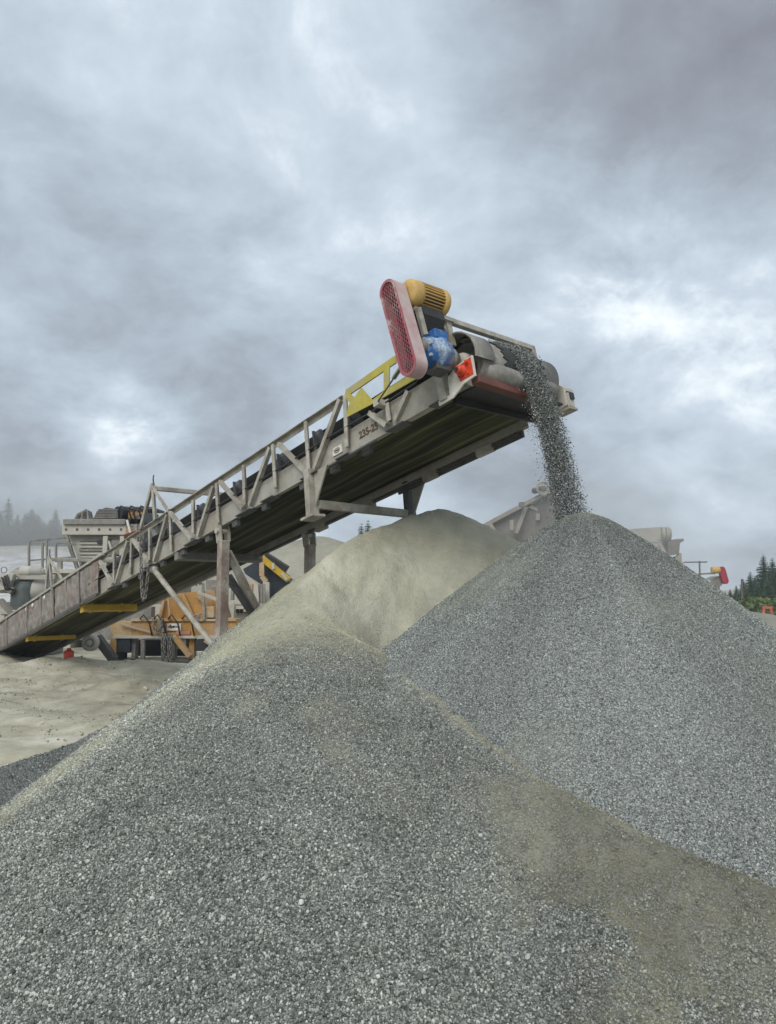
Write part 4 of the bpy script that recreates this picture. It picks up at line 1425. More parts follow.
rq = random.Random(21)
for x0, y0, x1, y1, w, m in [(127, 520, 134, 545, 0.07, 'white'), (124, 536, 140, 531, 0.10, 'oxide'), (130, 545, 150, 540, 0.08, 'pale'), (136, 524, 137, 560, 0.09, 'pale_dark'),
                             (109, 541, 116, 566, 0.07, 'pale'), (86, 570, 92, 600, 0.12, 'pale_dark'), (98, 560, 130, 556, 0.09, 'pale'), (60, 560, 60, 600, 0.14, 'pale'),
                             (45, 585, 75, 582, 0.10, 'pale_dark'), (48, 592, 72, 578, 0.08, 'pale'), (146, 524, 146, 560, 0.1, 'rubber'), (152, 530, 166, 548, 0.12, 'pale_dark')]:
    pbar(x0, y0, x1, y1, YC - 0.15 - rq.random() * 0.3, w).build('pipe_run', M[m], CR)
for x, y, w, h, m in [(133, 533, 0.4, 0.3, 'orange'), (118, 548, 0.35, 0.5, 'pale_dark'), (141, 549, 0.5, 0.35, 'navy'), (88, 562, 0.3, 0.25, 'rubber'), (113, 556, 0.25, 0.3, 'steel_dark'), (152, 519, 0.35, 0.35, 'navy')]:
    MB().box(at(x, y, YC + 0.2), w, 0.4, h).build('service_box', M[m], CR, 0.02)
for k in range(5):
    p0 = at(118 + k * 5, 512 + (k % 2) * 3, YC + 0.2)
    MB().tube([p0, p0 + Vector((0.15, -0.15, 0.2)), p0 + Vector((0.4, -0.1, 0.1)), p0 + Vector((0.5, 0, -0.3))], 0.03, 6).build('engine_hose', M['rubber'], CR)
# neighbouring conveyor head with wide grey green belt
YB = 22.5
b0 = at(32, 610, YB)
DCV = thing('discharge_conveyor', (b0.x, YB, 0), 'short wide conveyor head with grey green belt left of the crushing plant', 'conveyor')
aL, aR = at(14.5, 588, YB), at(47, 586, YB + 0.3)
ax = (aR - aL).normalized()
rr = 0.36
MB().lathe(aL + Vector((0, 0.1, -0.12)), ax, [(0, 0.1), (0.0, rr - 0.05), (0.04, rr), ((aR - aL).length, rr), ((aR - aL).length + 0.02, 0.1)], 26).build('belt_drum', M['pale'], DCV)
vs, fs = [], []
prof = []
for i in range(10):
    t = R(100) - R(10) * i * 1.0
    prof.append((0.10 - (rr + 0.03) * math.sin(R(10) * i + R(-10)), (rr + 0.03) * math.cos(R(10) * i + R(-10)) - 0.12))
prof.append((prof[-1][0] - 0.0, prof[-1][1] - 0.5))
prof.append((prof[-1][0] + 0.03, prof[-1][1] - 1.2))
w0, w1 = 0.03, (aR - aL).length * 0.62
for (dy, dz) in prof:
    for w in (w0, w1):
        for th in (0, 0.025):
            vs.append(aL + ax * w + Vector((0, dy + th, dz)))
for i in range(len(prof) - 1):
    a = i * 4
    fs += [(a, a + 4, a + 6, a + 2), (a + 1, a + 3, a + 7, a + 5), (a, a + 1, a + 5, a + 4), (a + 2, a + 6, a + 7, a + 3)]
mb = MB()
mb.add(vs, fs, True)
mb.build('hanging_belt', M['fade_belt'], DCV)
p = at(21, 571.5, YB)
MB().lathe(p, Xw, [(0, 0.06), (0, 0.15), (0.25, 0.17), (0.32, 0.17), (0.33, 0.15), (0.62, 0.15), (0.63, 0.12), (0.7, 0.05)], 18).build('conveyor_motor', M['pale'], DCV)
pbar(18, 577, 55, 577, YB - 0.05, 0.12).build('motor_shelf', M['pale'], DCV)
MB().box(at(6, 585, YB), 0.42, 0.5, 0.5).build('gear_case', M['pale'], DCV, 0.06)
pbar(8, 579, 20, 570, YB, 0.2).build('torque_arm', M['pale'], DCV)
rq = random.Random(3)
for x, y, w, h in ((2, 577, 0.22, 0.16), (8, 583, 0.26, 0.2), (3, 588, 0.3, 0.14), (11, 590, 0.16, 0.2), (12, 577, 0.14, 0.22), (5, 582, 0.1, 0.34)):
    tl_ = rq.uniform(-0.5, 0.5)
    Xr, Zr = Vector((math.cos(tl_), 0, math.sin(tl_))), Vector((-math.sin(tl_), 0, math.cos(tl_)))
    MB().box(at(x, y, YB - 0.3), w, 0.2, h, Xr, Yw, Zr).build('gear_cover', M['pale' if rq.random() < 0.6 else 'pale_dark'], DCV, 0.02)
for k in range(3):
    p0, p1 = at(1 + k * 3, 577 - k, YB - 0.35), at(10 + k * 2, 590, YB - 0.35)
    MB().tube([p0, p0.lerp(p1, 0.3) + Vector((0, -0.1, 0.08)), p0.lerp(p1, 0.7) + Vector((0, -0.1, -0.1)), p1], 0.025, 6).build('hydraulic_hose', M['rubber'], DCV)
MB().ring(at(4, 570, YB), Yw, 0.09, 0.012, 14, 5).build('lifting_ring', M['steel_dark'], DCV)
pbox(-20, 589, 10, 592, YB, 0.4).build('support_beam', M['rubber'], DCV)
pbox(-14, 602, 3, 640, YB - 1.0, 0.3).build('support_leg', M['pale'], DCV)
pbar(0, 600, 14, 615, YB - 1.0, 0.14).build('support_brace', M['pale_dark'], DCV)
pbar(1, 612, 18, 612, YB - 1.0, 0.1).build('support_brace', M['pale'], DCV)
pbox(14, 640, 46, 655, YB + 0.5, 1.2).build('conveyor_frame', M['pale_dark'], DCV)
pbox(18, 606, 21, 645, YB + 0.5, 0.2).build('conveyor_frame', M['pale'], DCV)
pbox(44, 606, 47, 645, YB + 0.5, 0.2).build('conveyor_frame', M['pale'], DCV)

# orange screening machine under the conveyor
YO_ = 20.5
b0 = at(170, 660, YO_)
OM = thing('screening_machine', (b0.x, YO_, 0), 'dusty orange screening machine with white sign under the conveyor', 'screening machine')
ob = pbox(131, 621, 236, 636, YO_, 0.5).build('main_beam', M['orange'], OM, 0.02)
pbox(131, 619, 236, 621.2, YO_ - 0.06, 0.7).build('beam_flange', M['orange_dusty'], OM)
pbox(113, 635.6, 236, 638.4, YO_ - 0.08, 0.7).build('beam_flange', M['pale'], OM)
q = [at(x, y, YO_) for x, y in [(108, 624), (116, 621.5), (131, 621.5), (131, 635.6), (113, 635.6)]]
MB().plate(q, Yw * 0.5).build('beam_nose', M['orange_dusty'], OM)
q = [at(x, y, YO_ + 0.5) for x, y in [(160, 619), (164, 599), (180, 593), (192, 593), (196, 619)]]
MB().plate(q, Yw * 1.2).build('feed_box', M['orange'], OM)
q = [at(x, y, YO_ + 0.35) for x, y in [(181, 593), (214, 590), (222, 619), (192, 619)]]
MB().plate(q, Yw * 1.3).build('feed_box', M['orange'], OM)
pbar(183, 594, 193, 616, YO_ + 0.28, 0.08).build('box_rib', M['orange_dusty'], OM)
pbar(196, 594, 212, 608, YO_ + 0.2, 0.08).build('box_rib', M['orange_dusty'], OM)
pbar(160, 618, 164, 599, YO_ + 0.4, 0.07).build('box_rib', M['orange_dusty'], OM)
pbox(150, 605, 161, 619, YO_ + 0.9, 0.8).build('side_tank', M['pale'], OM)
pbox(206, 580, 220, 590, YO_ + 1.2, 0.8).build('side_tank', M['pale_dark'], OM)
for x0, x1, m in ((110.5, 116, 'orange'), (118, 124, 'rubber'), (132, 135, 'pale_dark'), (189, 194, 'orange'), (172, 174.5, 'pale_dark'), (226, 232, 'orange')):
    pbox(x0, 638, x1, 660, YO_ + 0.1, 0.25).build('machine_leg', M[m], OM)
pbox(110, 659, 200, 661.5, YO_ + 0.1, 0.5).build('skid_beam', M['pale_dark'], OM)
pbox(138, 640, 186, 656, YO_ + 1.0, 0.8).build('under_box', M['rubber'], OM)
pbar(97, 637, 114, 660, YO_ - 0.4, 0.2).build('drawbar', M['steel_dark'], OM)
pbar(175, 637, 190, 656, YO_ - 0.2, 0.13).build('leg_brace', M['orange_dusty'], OM)
pbar(163, 632, 160, 620, YO_ - 0.12, 0.13).build('shackle', M['pale_dark'], OM)
sg = pbox(167, 623.5, 181, 630.5, YO_ - 0.05, 0.03).build('sign_plate', M['white'], OM)
sg['label'] = 'small white sign with dark lettering'
mb = MB()
for x, w, h, dz in [(169.3, 0.05, 0.035, 0.0), (170.4, 0.035, 0.075, 0.02), (171.5, 0.04, 0.045, -0.01), (172.6, 0.04, 0.05, 0.0), (173.8, 0.035, 0.06, 0.0), (175.6, 0.07, 0.025, 0.0), (178.2, 0.08, 0.022, 0.0)]:
    mb.box(at(x, 626.8, YO_ - 0.055) + Vector((0, 0, dz)), w, 0.006, h)
mb.build('sign_lettering', M['ink'], sg)
pbox(176, 631, 190, 634.5, YO_ - 0.05, 0.03).build('faded_stripe', coat('faded_red_stripe', (0.5, 0.2, 0.13), dust=0.4), OM)
for dx in (0, 6.5):
    chain([at(162 + dx, 634, YO_ - 0.25), at(163 + dx * 0.8, 666, YO_ - 0.25)], 0.075, 0.02, 'hanging_chain', OM)
    chain([at(162 + dx + 3, 634, YO_ - 0.3), at(163.5 + dx * 0.8, 664, YO_ - 0.3)], 0.075, 0.02, 'hanging_chain', OM)
chain(cat(at(153, 620, YO_ - 0.2), at(163, 619, YO_ - 0.2), 0.35, 6), 0.07, 0.018, 'hanging_chain', OM)
for k, (x, y, r) in enumerate([(196, 618, 0.09), (201, 617.5, 0.1)]):
    MB().ring(at(x, y, YO_ - 0.05), Yw, r, 0.025, 12, 5).build('chain_ring', M['pale_dark'], OM)
# machinery beyond, right of the post
for x0, y0, x1, y1, m in [(234, 600, 250, 604, 'pale'), (236, 606, 256, 609, 'pale'), (232, 588, 246, 591, 'pale_dark'), (244, 586, 247, 612, 'orange_dusty'), (250, 584, 252, 604, 'orange_dusty'), (231, 578, 233, 600, 'pale_dark')]:
    pbox(x0, y0, x1, y1, YO_ + 1.4, 0.2).build('walkway_rail', M[m], OM)
pbox(234, 604, 262, 625, YO_ + 2.2, 0.6).build('rear_housing', M['pale'], OM)
for k in range(4):
    pbox(236 + k * 4, 608, 238.5 + k * 4, 613, YO_ + 2.1, 0.12).build('housing_slot', M['rubber'], OM)
for x0, y0, x1, y1, w, m in [(198, 592, 232, 606, 0.07, 'pale'), (203, 583, 204, 620, 0.06, 'pale_dark'), (150, 600, 166, 596, 0.06, 'pale_dark'), (168, 594, 170, 619, 0.05, 'orange_dusty'),
                             (120, 624, 158, 634, 0.04, 'orange_dusty'), (205, 640, 226, 655, 0.09, 'orange_dusty'), (143, 640, 143, 659, 0.1, 'pale_dark'), (212, 588, 236, 586, 0.08, 'pale_dark')]:
    pbar(x0, y0, x1, y1, YO_ - 0.1, w).build('pipe_run', M[m], OM)
for x, y, w, h, m in [(126, 645, 0.35, 0.4, 'navy'), (148, 612, 0.3, 0.3, 'pale_dark'), (210, 612, 0.3, 0.3, 'orange_dusty'), (203, 645, 0.35, 0.3, 'rubber'), (183, 643, 0.25, 0.3, 'pale_dark')]:
    MB().box(at(x, y, YO_ + 0.15), w, 0.35, h).build('service_box', M[m], OM, 0.02)
for k in range(4):
    p0 = at(140 + k * 14, 619, YO_ - 0.1)
    MB().tube([p0, p0 + Vector((0.12, -0.1, 0.12)), p0 + Vector((0.3, -0.12, -0.1)), p0 + Vector((0.36, -0.05, -0.45))], 0.022, 6).build('hydraulic_hose', M['rubber'], OM)
# wheel and red canister near the tail
q = at(89, 643, 19.6)
wh = thing('spare_wheel', (q.x, 19.6, gz(q.x, 19.6)), 'dusty pale wheel lying on edge beside the orange machine', 'wheel')
MB().lathe(q, Yw, [(0.10, 0.05), (0.09, 0.10), (0.0, 0.115), (0, 0.17), (0.03, 0.21), (0.16, 0.22), (0.2, 0.18)], 24).build('tyre', M['pale'], wh)
MB().lathe(q - Yw * 0.03, Yw, [(0, 0.03), (0, 0.06), (0.04, 0.09)], 14).build('hub', M['pale'], wh)
q = at(69, 651, 19.0)
cn = MB().lathe(Vector((q.x, 19.0, gz(q.x, 19.0) - 0.02)), Zw, [(0, 0.08), (0, 0.11), (0.02, 0.12), (0.2, 0.12), (0.24, 0.05), (0.28, 0.045)], 16).build('red_canister', M['red'])
tag(cn, 'small faded red canister on the ground beneath the conveyor', 'canister')

# blue black yard feeder with yellow frame right of the post
YY = 24.0
b0 = at(270, 620, YY)
FE = thing('feeder_bin', (b0.x, YY, 0), 'blue black feeder bin with yellow frame between post and sandy mound', 'feeder')
q = [at(x, y, YY + 0.4) for x, y in [(243, 569), (262, 558), (283, 574), (292, 585), (270, 615), (258, 600)]]
MB().plate(q, Yw * 1.5).build('bin_sheet', M['navy'], FE)
pbar(262, 558, 289, 580, YY, 0.17).build('yellow_frame', M['yellow_beam'], FE)
pbar(262, 557, 262, 576, YY, 0.15).build('yellow_frame', M['orange_dusty'], FE)
pbar(262, 576, 266.5, 582, YY, 0.14).build('yellow_frame', M['orange_dusty'], FE)
pbar(266.5, 582, 266, 625, YY, 0.2).build('bin_leg', M['pale'], FE)
pbar(265, 556, 287, 570, YY + 0.3, 0.25).build('bin_beam', M['rubber'], FE)
pbar(273, 563, 273.5, 569, YY - 0.1, 0.08).build('frame_clip', M['pale'], FE)
q = [at(x, y, YY - 0.6) for x, y in [(231, 577), (240, 572), (258, 584), (259, 606), (238, 606)]]
MB().plate(q, Yw * 0.5).build('stair_panel', M['pale'], FE)
for k in range(3):
    pbar(259 + k * 2.6, 584, 259 + k * 2.6, 606, YY - 0.5, 0.06).build('stair_bar', M['pale_dark'], FE)
pbar(282, 573, 287, 580, YY - 0.2, 0.07).build('bin_strut', M['pale'], FE)

M['brown_steel'] = coat('brown_dusty_steel', (0.33, 0.30, 0.25), (0.24, 0.215, 0.175), dust=0.45, scale=2.5)
M['brown_dark'] = coat('dark_brown_steel', (0.17, 0.155, 0.13), (0.12, 0.11, 0.09), dust=0.25, scale=2.5)
# second conveyor behind the cone
YD = 24.0
b0 = at(525, 560, YD)
C2 = thing('second_conveyor', (b0.x, YD, 0), 'hazy brown conveyor with lattice side and round pulley behind the falling stone', 'conveyor')
tl, tr, br, bl = at(452, 543, YD + 2), at(560, 486, YD), at(566, 530, YD), at(440, 612, YD + 2)
MB().plate([tl + Yw * 0.15, tr + Yw * 0.15, br + Yw * 0.15, bl + Yw * 0.15], Yw * 0.08).build('side_sheet', coat('brown_grey_sheet', (0.20, 0.175, 0.15), dust=0.25), C2)
MB().bar(tl, tr, 0.13, 0.13).build('top_chord', M['brown_steel'], C2)
MB().bar(bl, br, 0.13, 0.13).build('bottom_chord', M['brown_steel'], C2)
def lat(px0, py0, px1, py1):
    MB().bar(at(px0, py0, YD + 0.6), at(px1, py1, YD + 0.6), 0.12, 0.1, (0, 1, 0)).build('lattice_brace', M['brown_steel'], C2)
lat(526, 507, 516, 533); lat(528, 505, 549, 516); lat(553, 495, 549, 514); lat(490, 524, 500, 541); lat(553, 490, 527, 506)
pbox(510, 520, 513.5, 530, YD + 0.4, 0.12).build('lattice_brace', M['brown_steel'], C2)
pbox(536, 513, 540, 520, YD + 0.4, 0.12).build('lattice_brace', M['brown_steel'], C2)
q = at(543, 488.5, YD - 0.3)
MB().ring(q, Vector((0.35, -1, 0)), 0.21, 0.04, 22, 8).build('head_pulley', M['brown_steel'], C2)
MB().lathe(q + Vector((0.03, 0.0, 0)), Vector((-0.35, 1, 0)), [(0, 0.03), (0, 0.1), (0.6, 0.1), (0.6, 0.03)], 14).build('pulley_hub', M['brown_dark'], C2)
pbox(520, 502, 525, 506.5, YD + 0.2, 0.2).build('chord_clamp', M['brown_dark'], C2)
MB().bar(at(500, 535, YD + 1), Vector((at(500, 535, YD + 1).x, YD + 1, 0)), 0.2, 0.2).build('support_leg', M['brown_steel'], C2)
MB().bar(at(470, 545, YD + 1.8), Vector((at(470, 545, YD + 1.8).x, YD + 1.8, 0)), 0.2, 0.2).build('support_leg', M['brown_steel'], C2)

# hazy plant tower on the right
YT = 46.0
b0 = at(655, 590, YT)
TW = thing('plant_tower', (b0.x, YT, 0), 'hazy beige plant tower with boxed conveyor head right of the gravel cone', 'tower')
a, b = at(600, 531, YT), at(660, 528, YT)
MB().plate([at(530, 560, YT), at(598, 531, YT), at(662, 527, YT), at(662, 540, YT), at(598, 551, YT), at(530, 578, YT)], Yw * 1.6).build('boxed_conveyor', M['brown_steel'], TW)
p = at(667, 533.5, YT)
MB().lathe(at(661, 533.5, YT - 0.05) + Yw * 0.4, Xw, [(0, 0.1), (0, 0.44), (0.5, 0.44), (0.68, 0.40), (0.7, 0.1)], 22).build('head_drum', M['brown_steel'], TW)
for x in (661.5, 666):
    pbox(x, 527.5, x + 1.2, 541, YT - 0.15, 0.1).build('drum_band', M['brown_dark'], TW)
q = [at(x, y, YT + 0.2) for x, y in [(668, 540), (683.5, 538.5), (684, 541), (680, 543), (679, 554), (668, 556)]]
MB().plate(q, Yw * 1.4).build('chute', M['brown_dark'], TW)
q = [at(x, y, YT + 0.1) for x, y in [(598, 548), (640, 543), (663, 541), (660, 553), (640, 566), (598, 580)]]
MB().plate(q, Yw * 1.3).build('chute', M['brown_steel'], TW)
pbox(679, 553, 684, 610, YT + 0.2, 0.35).build('tower_leg', M['brown_steel'], TW)
pbox(664, 555, 667, 610, YT + 0.6, 0.3).build('tower_leg', M['brown_steel'], TW)
pbox(645, 555, 649, 610, YT + 0.4, 0.3).build('tower_leg', M['brown_steel'], TW)
pbox(560, 560, 564, 625, YT + 0.4, 0.3).build('tower_leg', M['brown_steel'], TW)
pbox(604, 548, 608, 625, YT + 0.4, 0.3).build('tower_leg', M['brown_steel'], TW)
pbar(666, 556, 660, 544, YT, 0.2).build('tower_brace', M['brown_steel'], TW)
pbar(679, 556, 668, 572, YT + 0.3, 0.25).build('tower_brace', M['brown_steel'], TW)
pbar(649, 560, 668, 575, YT + 0.3, 0.25).build('tower_brace', M['brown_steel'], TW)
pbox(664, 562, 684, 564, YT + 0.1, 0.2).build('tower_beam', M['brown_steel'], TW)
pbox(640, 570, 690, 573, YT + 0.2, 1.0).build('tower_beam', M['brown_steel'], TW)

# small conveyor with yellow motor and maroon guard
YS = 42.0
b0 = at(712, 600, YS)
SCV = thing('small_conveyor', (b0.x, YS, 0), 'small grey conveyor head with yellow motor and maroon guard before the trees', 'conveyor')
q = at(714, 570, YS)
MB().lathe(q - Xw * 0.12, Xw, [(0, 0.08), (0, 0.19), (0.05, 0.2), (0.4, 0.2), (0.45, 0.12)], 18).build('motor', M['motor'], SCV)
q = [(720.5, 570), (725.5, 567), (728.5, 582), (724, 583.5)]
c0, c1 = at(722.5, 569.5, YS), at(725.8, 581, YS)
dv = (c1 - c0).normalized()
pv = dv.cross(Yw).normalized()
pts = []
for i in range(9):
    t = math.pi * i / 8
    pts.append(c0 + pv * 0.17 * math.cos(t) - dv * 0.17 * math.sin(t))
for i in range(9):
    t = math.pi * i / 8
    pts.append(c1 - pv * 0.17 * math.cos(t) + dv * 0.17 * math.sin(t))
MB().plate(pts, Yw * 0.25).build('belt_guard', M['maroon'], SCV)
q = [at(x, y, YS + 0.3) for x, y in [(710, 580), (719, 576), (723, 580), (722, 585), (712, 592), (707, 592)]]
MB().plate(q, Yw * 1.1).build('conveyor_head', M['pale_dark'], SCV)
q = [at(x, y, YS + 1.5) for x, y in [(660, 584), (690, 579), (711, 579), (708, 594), (664, 604)]]
MB().plate(q, Yw * 1.1).build('conveyor_side', coat('pinkish_dusty_sheet', (0.38, 0.33, 0.29), dust=0.6), SCV)
pbar(692, 574.5, 715, 573.2, YS, 0.09).build('head_rail', M['pale_dark'], SCV)
pbar(692, 574.5, 692, 579, YS, 0.08).build('head_rail', M['pale_dark'], SCV)
pbar(709.5, 580, 706, 592, YS, 0.13).build('support_leg', M['pale'], SCV)
for x in (707, 718.5):
    a = at(x, 586, YS + 0.4)
    MB().bar(a, Vector((a.x, a.y, 0)), 0.1, 0.1).build('support_leg', M['pale_dark'], SCV)
pbox(702, 596.5, 716, 598.2, YS - 1, 1.2).build('platform_deck', M['white'], SCV)
for x in (704, 714):
    a = at(x, 598, YS - 0.8)
    MB().bar(a, Vector((a.x, a.y, 0)), 0.12, 0.12).build('support_leg', M['pale_dark'], SCV)

q = at(699.5, 600, 38.0)
UP = thing('utility_pole', (q.x, 38.0, 0), 'thin mast with crossbar between the tower and small conveyor', 'pole')
MB().cyl(Vector((q.x, 38.0, -0.1)), at(699.5, 561, 38.0), 0.045, 10).build('mast', M['pole'], UP)
pbar(684, 562.3, 707, 562.0, 38.0, 0.06).build('crossbar', M['pole'], UP)
q = at(742, 607, 52.0)
gp = MB().cyl(Vector((q.x, 52.0, gz(q.x, 52.0) - 0.2)), at(742, 579, 52.0), 0.075, 10).build('wooden_post', M['pole'])
tag(gp, 'dark slender post in front of the right hand spruces', 'post')
q = at(770, 620, 38.0)
BR = thing('steel_trestle', (q.x, 38.0, gz(q.x, 38.0)), 'rust red trestle standing at the right edge of the yard', 'trestle')
g0 = gz(q.x, 38.0) - 0.02
for sx in (-1, 1):
    for dy in (0, 0.45):
        MB().bar(Vector((q.x + sx * 0.34, 38.0 + dy, g0)), Vector((q.x + sx * 0.16, 38.2, q.z + 0.62)), 0.09, 0.09).build('leg', M['barrier'], BR)
MB().bar(Vector((q.x - 0.26, 38.2, q.z + 0.62)), Vector((q.x + 0.26, 38.2, q.z + 0.62)), 0.1, 0.12).build('top_rail', M['barrier'], BR)
MB().bar(Vector((q.x - 0.27, 38.05, q.z + 0.1)), Vector((q.x + 0.27, 38.05, q.z + 0.1)), 0.05, 0.16).build('side_rail', M['barrier'], BR)

# ------------------------------------------------------------------ far piles
def simple_pile(name, cx, cy, top, slope, label, m, rx=1.0, seed=5, fines=0.9):
    r = top / slope * rx + 0.6
    X, Y = np.meshgrid(np.linspace(cx - r, cx + r, 70), np.linspace(cy - r / rx, cy + r / rx, 60))
    d = np.hypot((X - cx) / rx, Y - cy)
    Z = top - slope * np.sqrt(d * d + 0.5) + 0.35 * fbm(X * 0.5, Y * 0.5, seed) + 0.1 * fbm(X * 2, Y * 2, seed + 1)
    Z = np.maximum(Z, ground_h(X, Y) - 0.15)
    o = grid_mesh(name, X, Y, Z, m, {'fines': np.full(X.shape, fines)}, True, {'tone': 0.78 + 0.4 * fbm(X * 0.6, Y * 0.6, seed + 4)})
    return tag(o, label, 'pile')


q = at(318, 536, 44.0)
simple_pile('sand_pile', q.x, 44.0, q.z + 0.45, 0.6, 'far grey brown sand pile between the support post and the mound', M['mound'], 1.5, 81)
q = at(690, 601, 30.0)
simple_pile('sand_pile', q.x, 33.0, 1.75, 0.5, 'long low gravel berm along the right edge beside the cone', M['mound'], 3.2, 85, 0.6)
# darker gravel spill lying along the left foot of the mound
X, Y = np.meshgrid(np.arange(-6.5, -1.6, 0.05), np.arange(5.0, 14.6, 0.05))
ln = segd(X, Y, [(-3.9, 6.8), (-3.35, 9.4), (-3.6, 13.0)])
Z = 0.30 - 0.42 * ln + 0.05 * fbm(X * 2, Y * 2, 91) - 0.12 * smooth(11.0, 14, Y)
o = grid_mesh('gravel_spill', X, Y, np.maximum(Z, ground_h(X, Y) - 0.2), M['cone'], {'fines': np.full(X.shape, 0.08)}, True, {'tone': 0.82 + 0.5 * fbm(X * 1.5, Y * 1.5, 97)})
sx_, sy_ = RNG.uniform(-6, -2, 90000), RNG.uniform(5.5, 14, 90000)
sz_ = 0.30 - 0.42 * segd(sx_, sy_, [(-3.9, 6.8), (-3.35, 9.4), (-3.6, 13.0)]) - 0.12 * smooth(11.0, 14, sy_) + 0.05 * fbm(sx_ * 2, sy_ * 2, 91)
k_ = sz_ > ground_h(sx_, sy_) - 0.01
scatter('loose_gravel', np.stack([sx_, sy_, sz_], -1)[k_], 0.0105 * RNG.lognormal(0, 0.4, int(k_.sum())), np.full(int(k_.sum()), 0.1), o, RNG.uniform(0.55, 0.95, int(k_.sum())))
tag(o, 'low dark gravel spill along the left foot of the mound', 'pile')

# grass verge on the right
def grass_mat():
    m, t, b = new_mat('rough_grass')
    tc = N(t, 'ShaderNodeTexCoord').outputs['Object']
    n = N(t, 'ShaderNodeTexNoise', i_Scale=0.9, i_Detail=8.0, i_Roughness=0.7)
    t.links.new(tc, n.inputs['Vector'])
    t.links.new(ramp(t, n.outputs[0], [(0.36, (0.07, 0.10, 0.035)), (0.5, (0.14, 0.17, 0.06)), (0.62, (0.24, 0.23, 0.11))]), b.inputs['Base Color'])
    b.inputs['Roughness'].default_value = 0.9
    bp = N(t, 'ShaderNodeBump', i_Strength=1.0, i_Distance=0.3)
    t.links.new(n.outputs[0], bp.inputs['Height'])
    t.links.new(bp.outputs[0], b.inputs['Normal'])
    return m


X, Y = np.meshgrid(np.linspace(0, 1, 60), np.linspace(30, 150, 90))
E0 = 19.3 + (Y - 37) * 0.40 + 1.2 * fbm(Y * 0.25, Y * 0 + 3, 95) * 2
X = E0 + 0.5 + X * 70
verge = grid_mesh('grass_verge', X, Y, ground_h(X, Y) + 0.03 + 0.25 * np.abs(fbm(X * 1.5, Y * 1.5, 96)), grass_mat())
tag(verge, kind='structure')

# ------------------------------------------------------------------ trees
def conifer_mesh(h, r, seed, sparse=1.0):
    rnd = random.Random(seed)
    vs, fs = [], []
    n = int(h * 11)
    for i in range(n):
        f = (i + rnd.random() * 0.8) / n
        z = h * (0.07 + 0.93 * f)
        rad = r * (1 - f) ** 0.72 * rnd.uniform(0.75, 1.15) + 0.07
        k = max(5, int(15 * (1 - f * 0.55) * sparse))
        a0 = rnd.random() * 6.28
        for j in range(k):
            if rnd.random() > 0.9 * sparse:
                continue
            a = a0 + 6.283 * j / k + rnd.uniform(-0.25, 0.25)
            L = rad * rnd.uniform(0.6, 1.1)
            dx, dy = math.cos(a), math.sin(a)
            dr = rnd.uniform(0.25, 0.5)
            segs = 3
            for q in range(segs):
                f0, f1 = q / segs, (q + 1) / segs
                w0 = (0.50 * L + 0.05) * (1 - f0 * 0.6) * rnd.uniform(0.7, 1.2)
                mid = (f0 + f1) / 2
                for sd in (-1, 1):
                    b = len(vs)
                    p0 = (dx * L * f0, dy * L * f0, z - dr * L * f0 + 0.12 * L * f0 * f0)
                    p1 = (dx * L * f1, dy * L * f1, z - dr * L * f1 + 0.12 * L * f1 * f1)
                    tip = (dx * L * (mid + 0.22) - dy * w0 * sd, dy * L * (mid + 0.22) + dx * w0 * sd, z - dr * L * (mid + 0.15) - 0.22 * w0)
                    vs += [p0, p1, tip]
                    fs.append((b, b + 1, b + 2))
    me = bpy.data.meshes.new('crown')
    me.from_pydata(vs, [], fs)
    me.materials.append(M['needles'])
    me.update()
    return me


CROWNS = [(conifer_mesh(6.0, 1.35, 1), 6.0), (conifer_mesh(6.0, 1.2, 2), 6.0), (conifer_mesh(6.0, 1.7, 3), 6.0), (conifer_mesh(6.0, 1.15, 4, 0.72), 6.0)]
TR = MB().cyl((0, 0, -0.4), (0, 0, 5.7), 0.11, 8, 0.015)
trunk0 = TR.build('trunk', M['trunk'])
TRUNK_ME = trunk0.data
bpy.data.objects.remove(trunk0)


def tree(x, y, zb, h, kind, label, group, rz=0.0, wide=1.0):
    me, h0 = CROWNS[kind]
    k = h / h0
    o = thing('spruce_tree', (x, y, zb), label, 'tree', group)
    o.rotation_euler = (0, 0, rz)
    o.scale = (k * wide, k * wide, k)
    for nm, m_e in (('crown', me), ('trunk', TRUNK_ME)):
        c = bpy.data.objects.new(nm, m_e)
        COL.objects.link(c)
        c.parent = o


def ptree(px, ytop, Y, kind, label, group, wide=1.0, zb=None):
    q = at(px, ytop, Y)
    z = gz(q.x, Y) if zb is None else zb
    tree(q.x, Y, z - 0.1, max(q.z - z, 1.5), kind, label, group, random.uniform(0, 6), wide)


GL, GR = 'hazy conifers on the left ridge', 'spruces on the right verge'
for a in [(9, 496, 96, 3, 'tallest thin crowned conifer at the far left of the ridge', 1.0),
          (1, 510, 98, 0, 'conifer cut by the left picture edge on the ridge', 1.0),
          (18, 513, 104, 1, 'narrow hazy conifer just right of the tallest ridge conifer', 1.0),
          (26, 512, 108, 0, 'hazy conifer standing left of the broad ridge clump', 1.2),
          (32, 508, 106, 2, 'broad pointed hazy conifer in the middle of the left ridge', 1.3),
          (38, 514, 108, 2, 'rounder hazy conifer right of the broad ridge middle', 1.3),
          (44, 520, 110, 0, 'low hazy conifer in the dip of the left ridge', 1.3),
          (56, 508, 104, 1, 'lone slim hazy conifer nearest the crushing plant', 1.0),
          (50, 519, 112, 2, 'squat hazy conifer left of the lone slim one', 1.2),
          (14, 522, 112, 2, 'low bushy hazy conifer under the tallest ridge conifer', 1.3),
          (64, 522, 110, 2, 'half hidden hazy conifer behind the hopper rim', 1.2)]:
    ptree(a[0], a[1], a[2] * 1.6 + 36, a[3], a[4], GL, a[5] * 1.15)
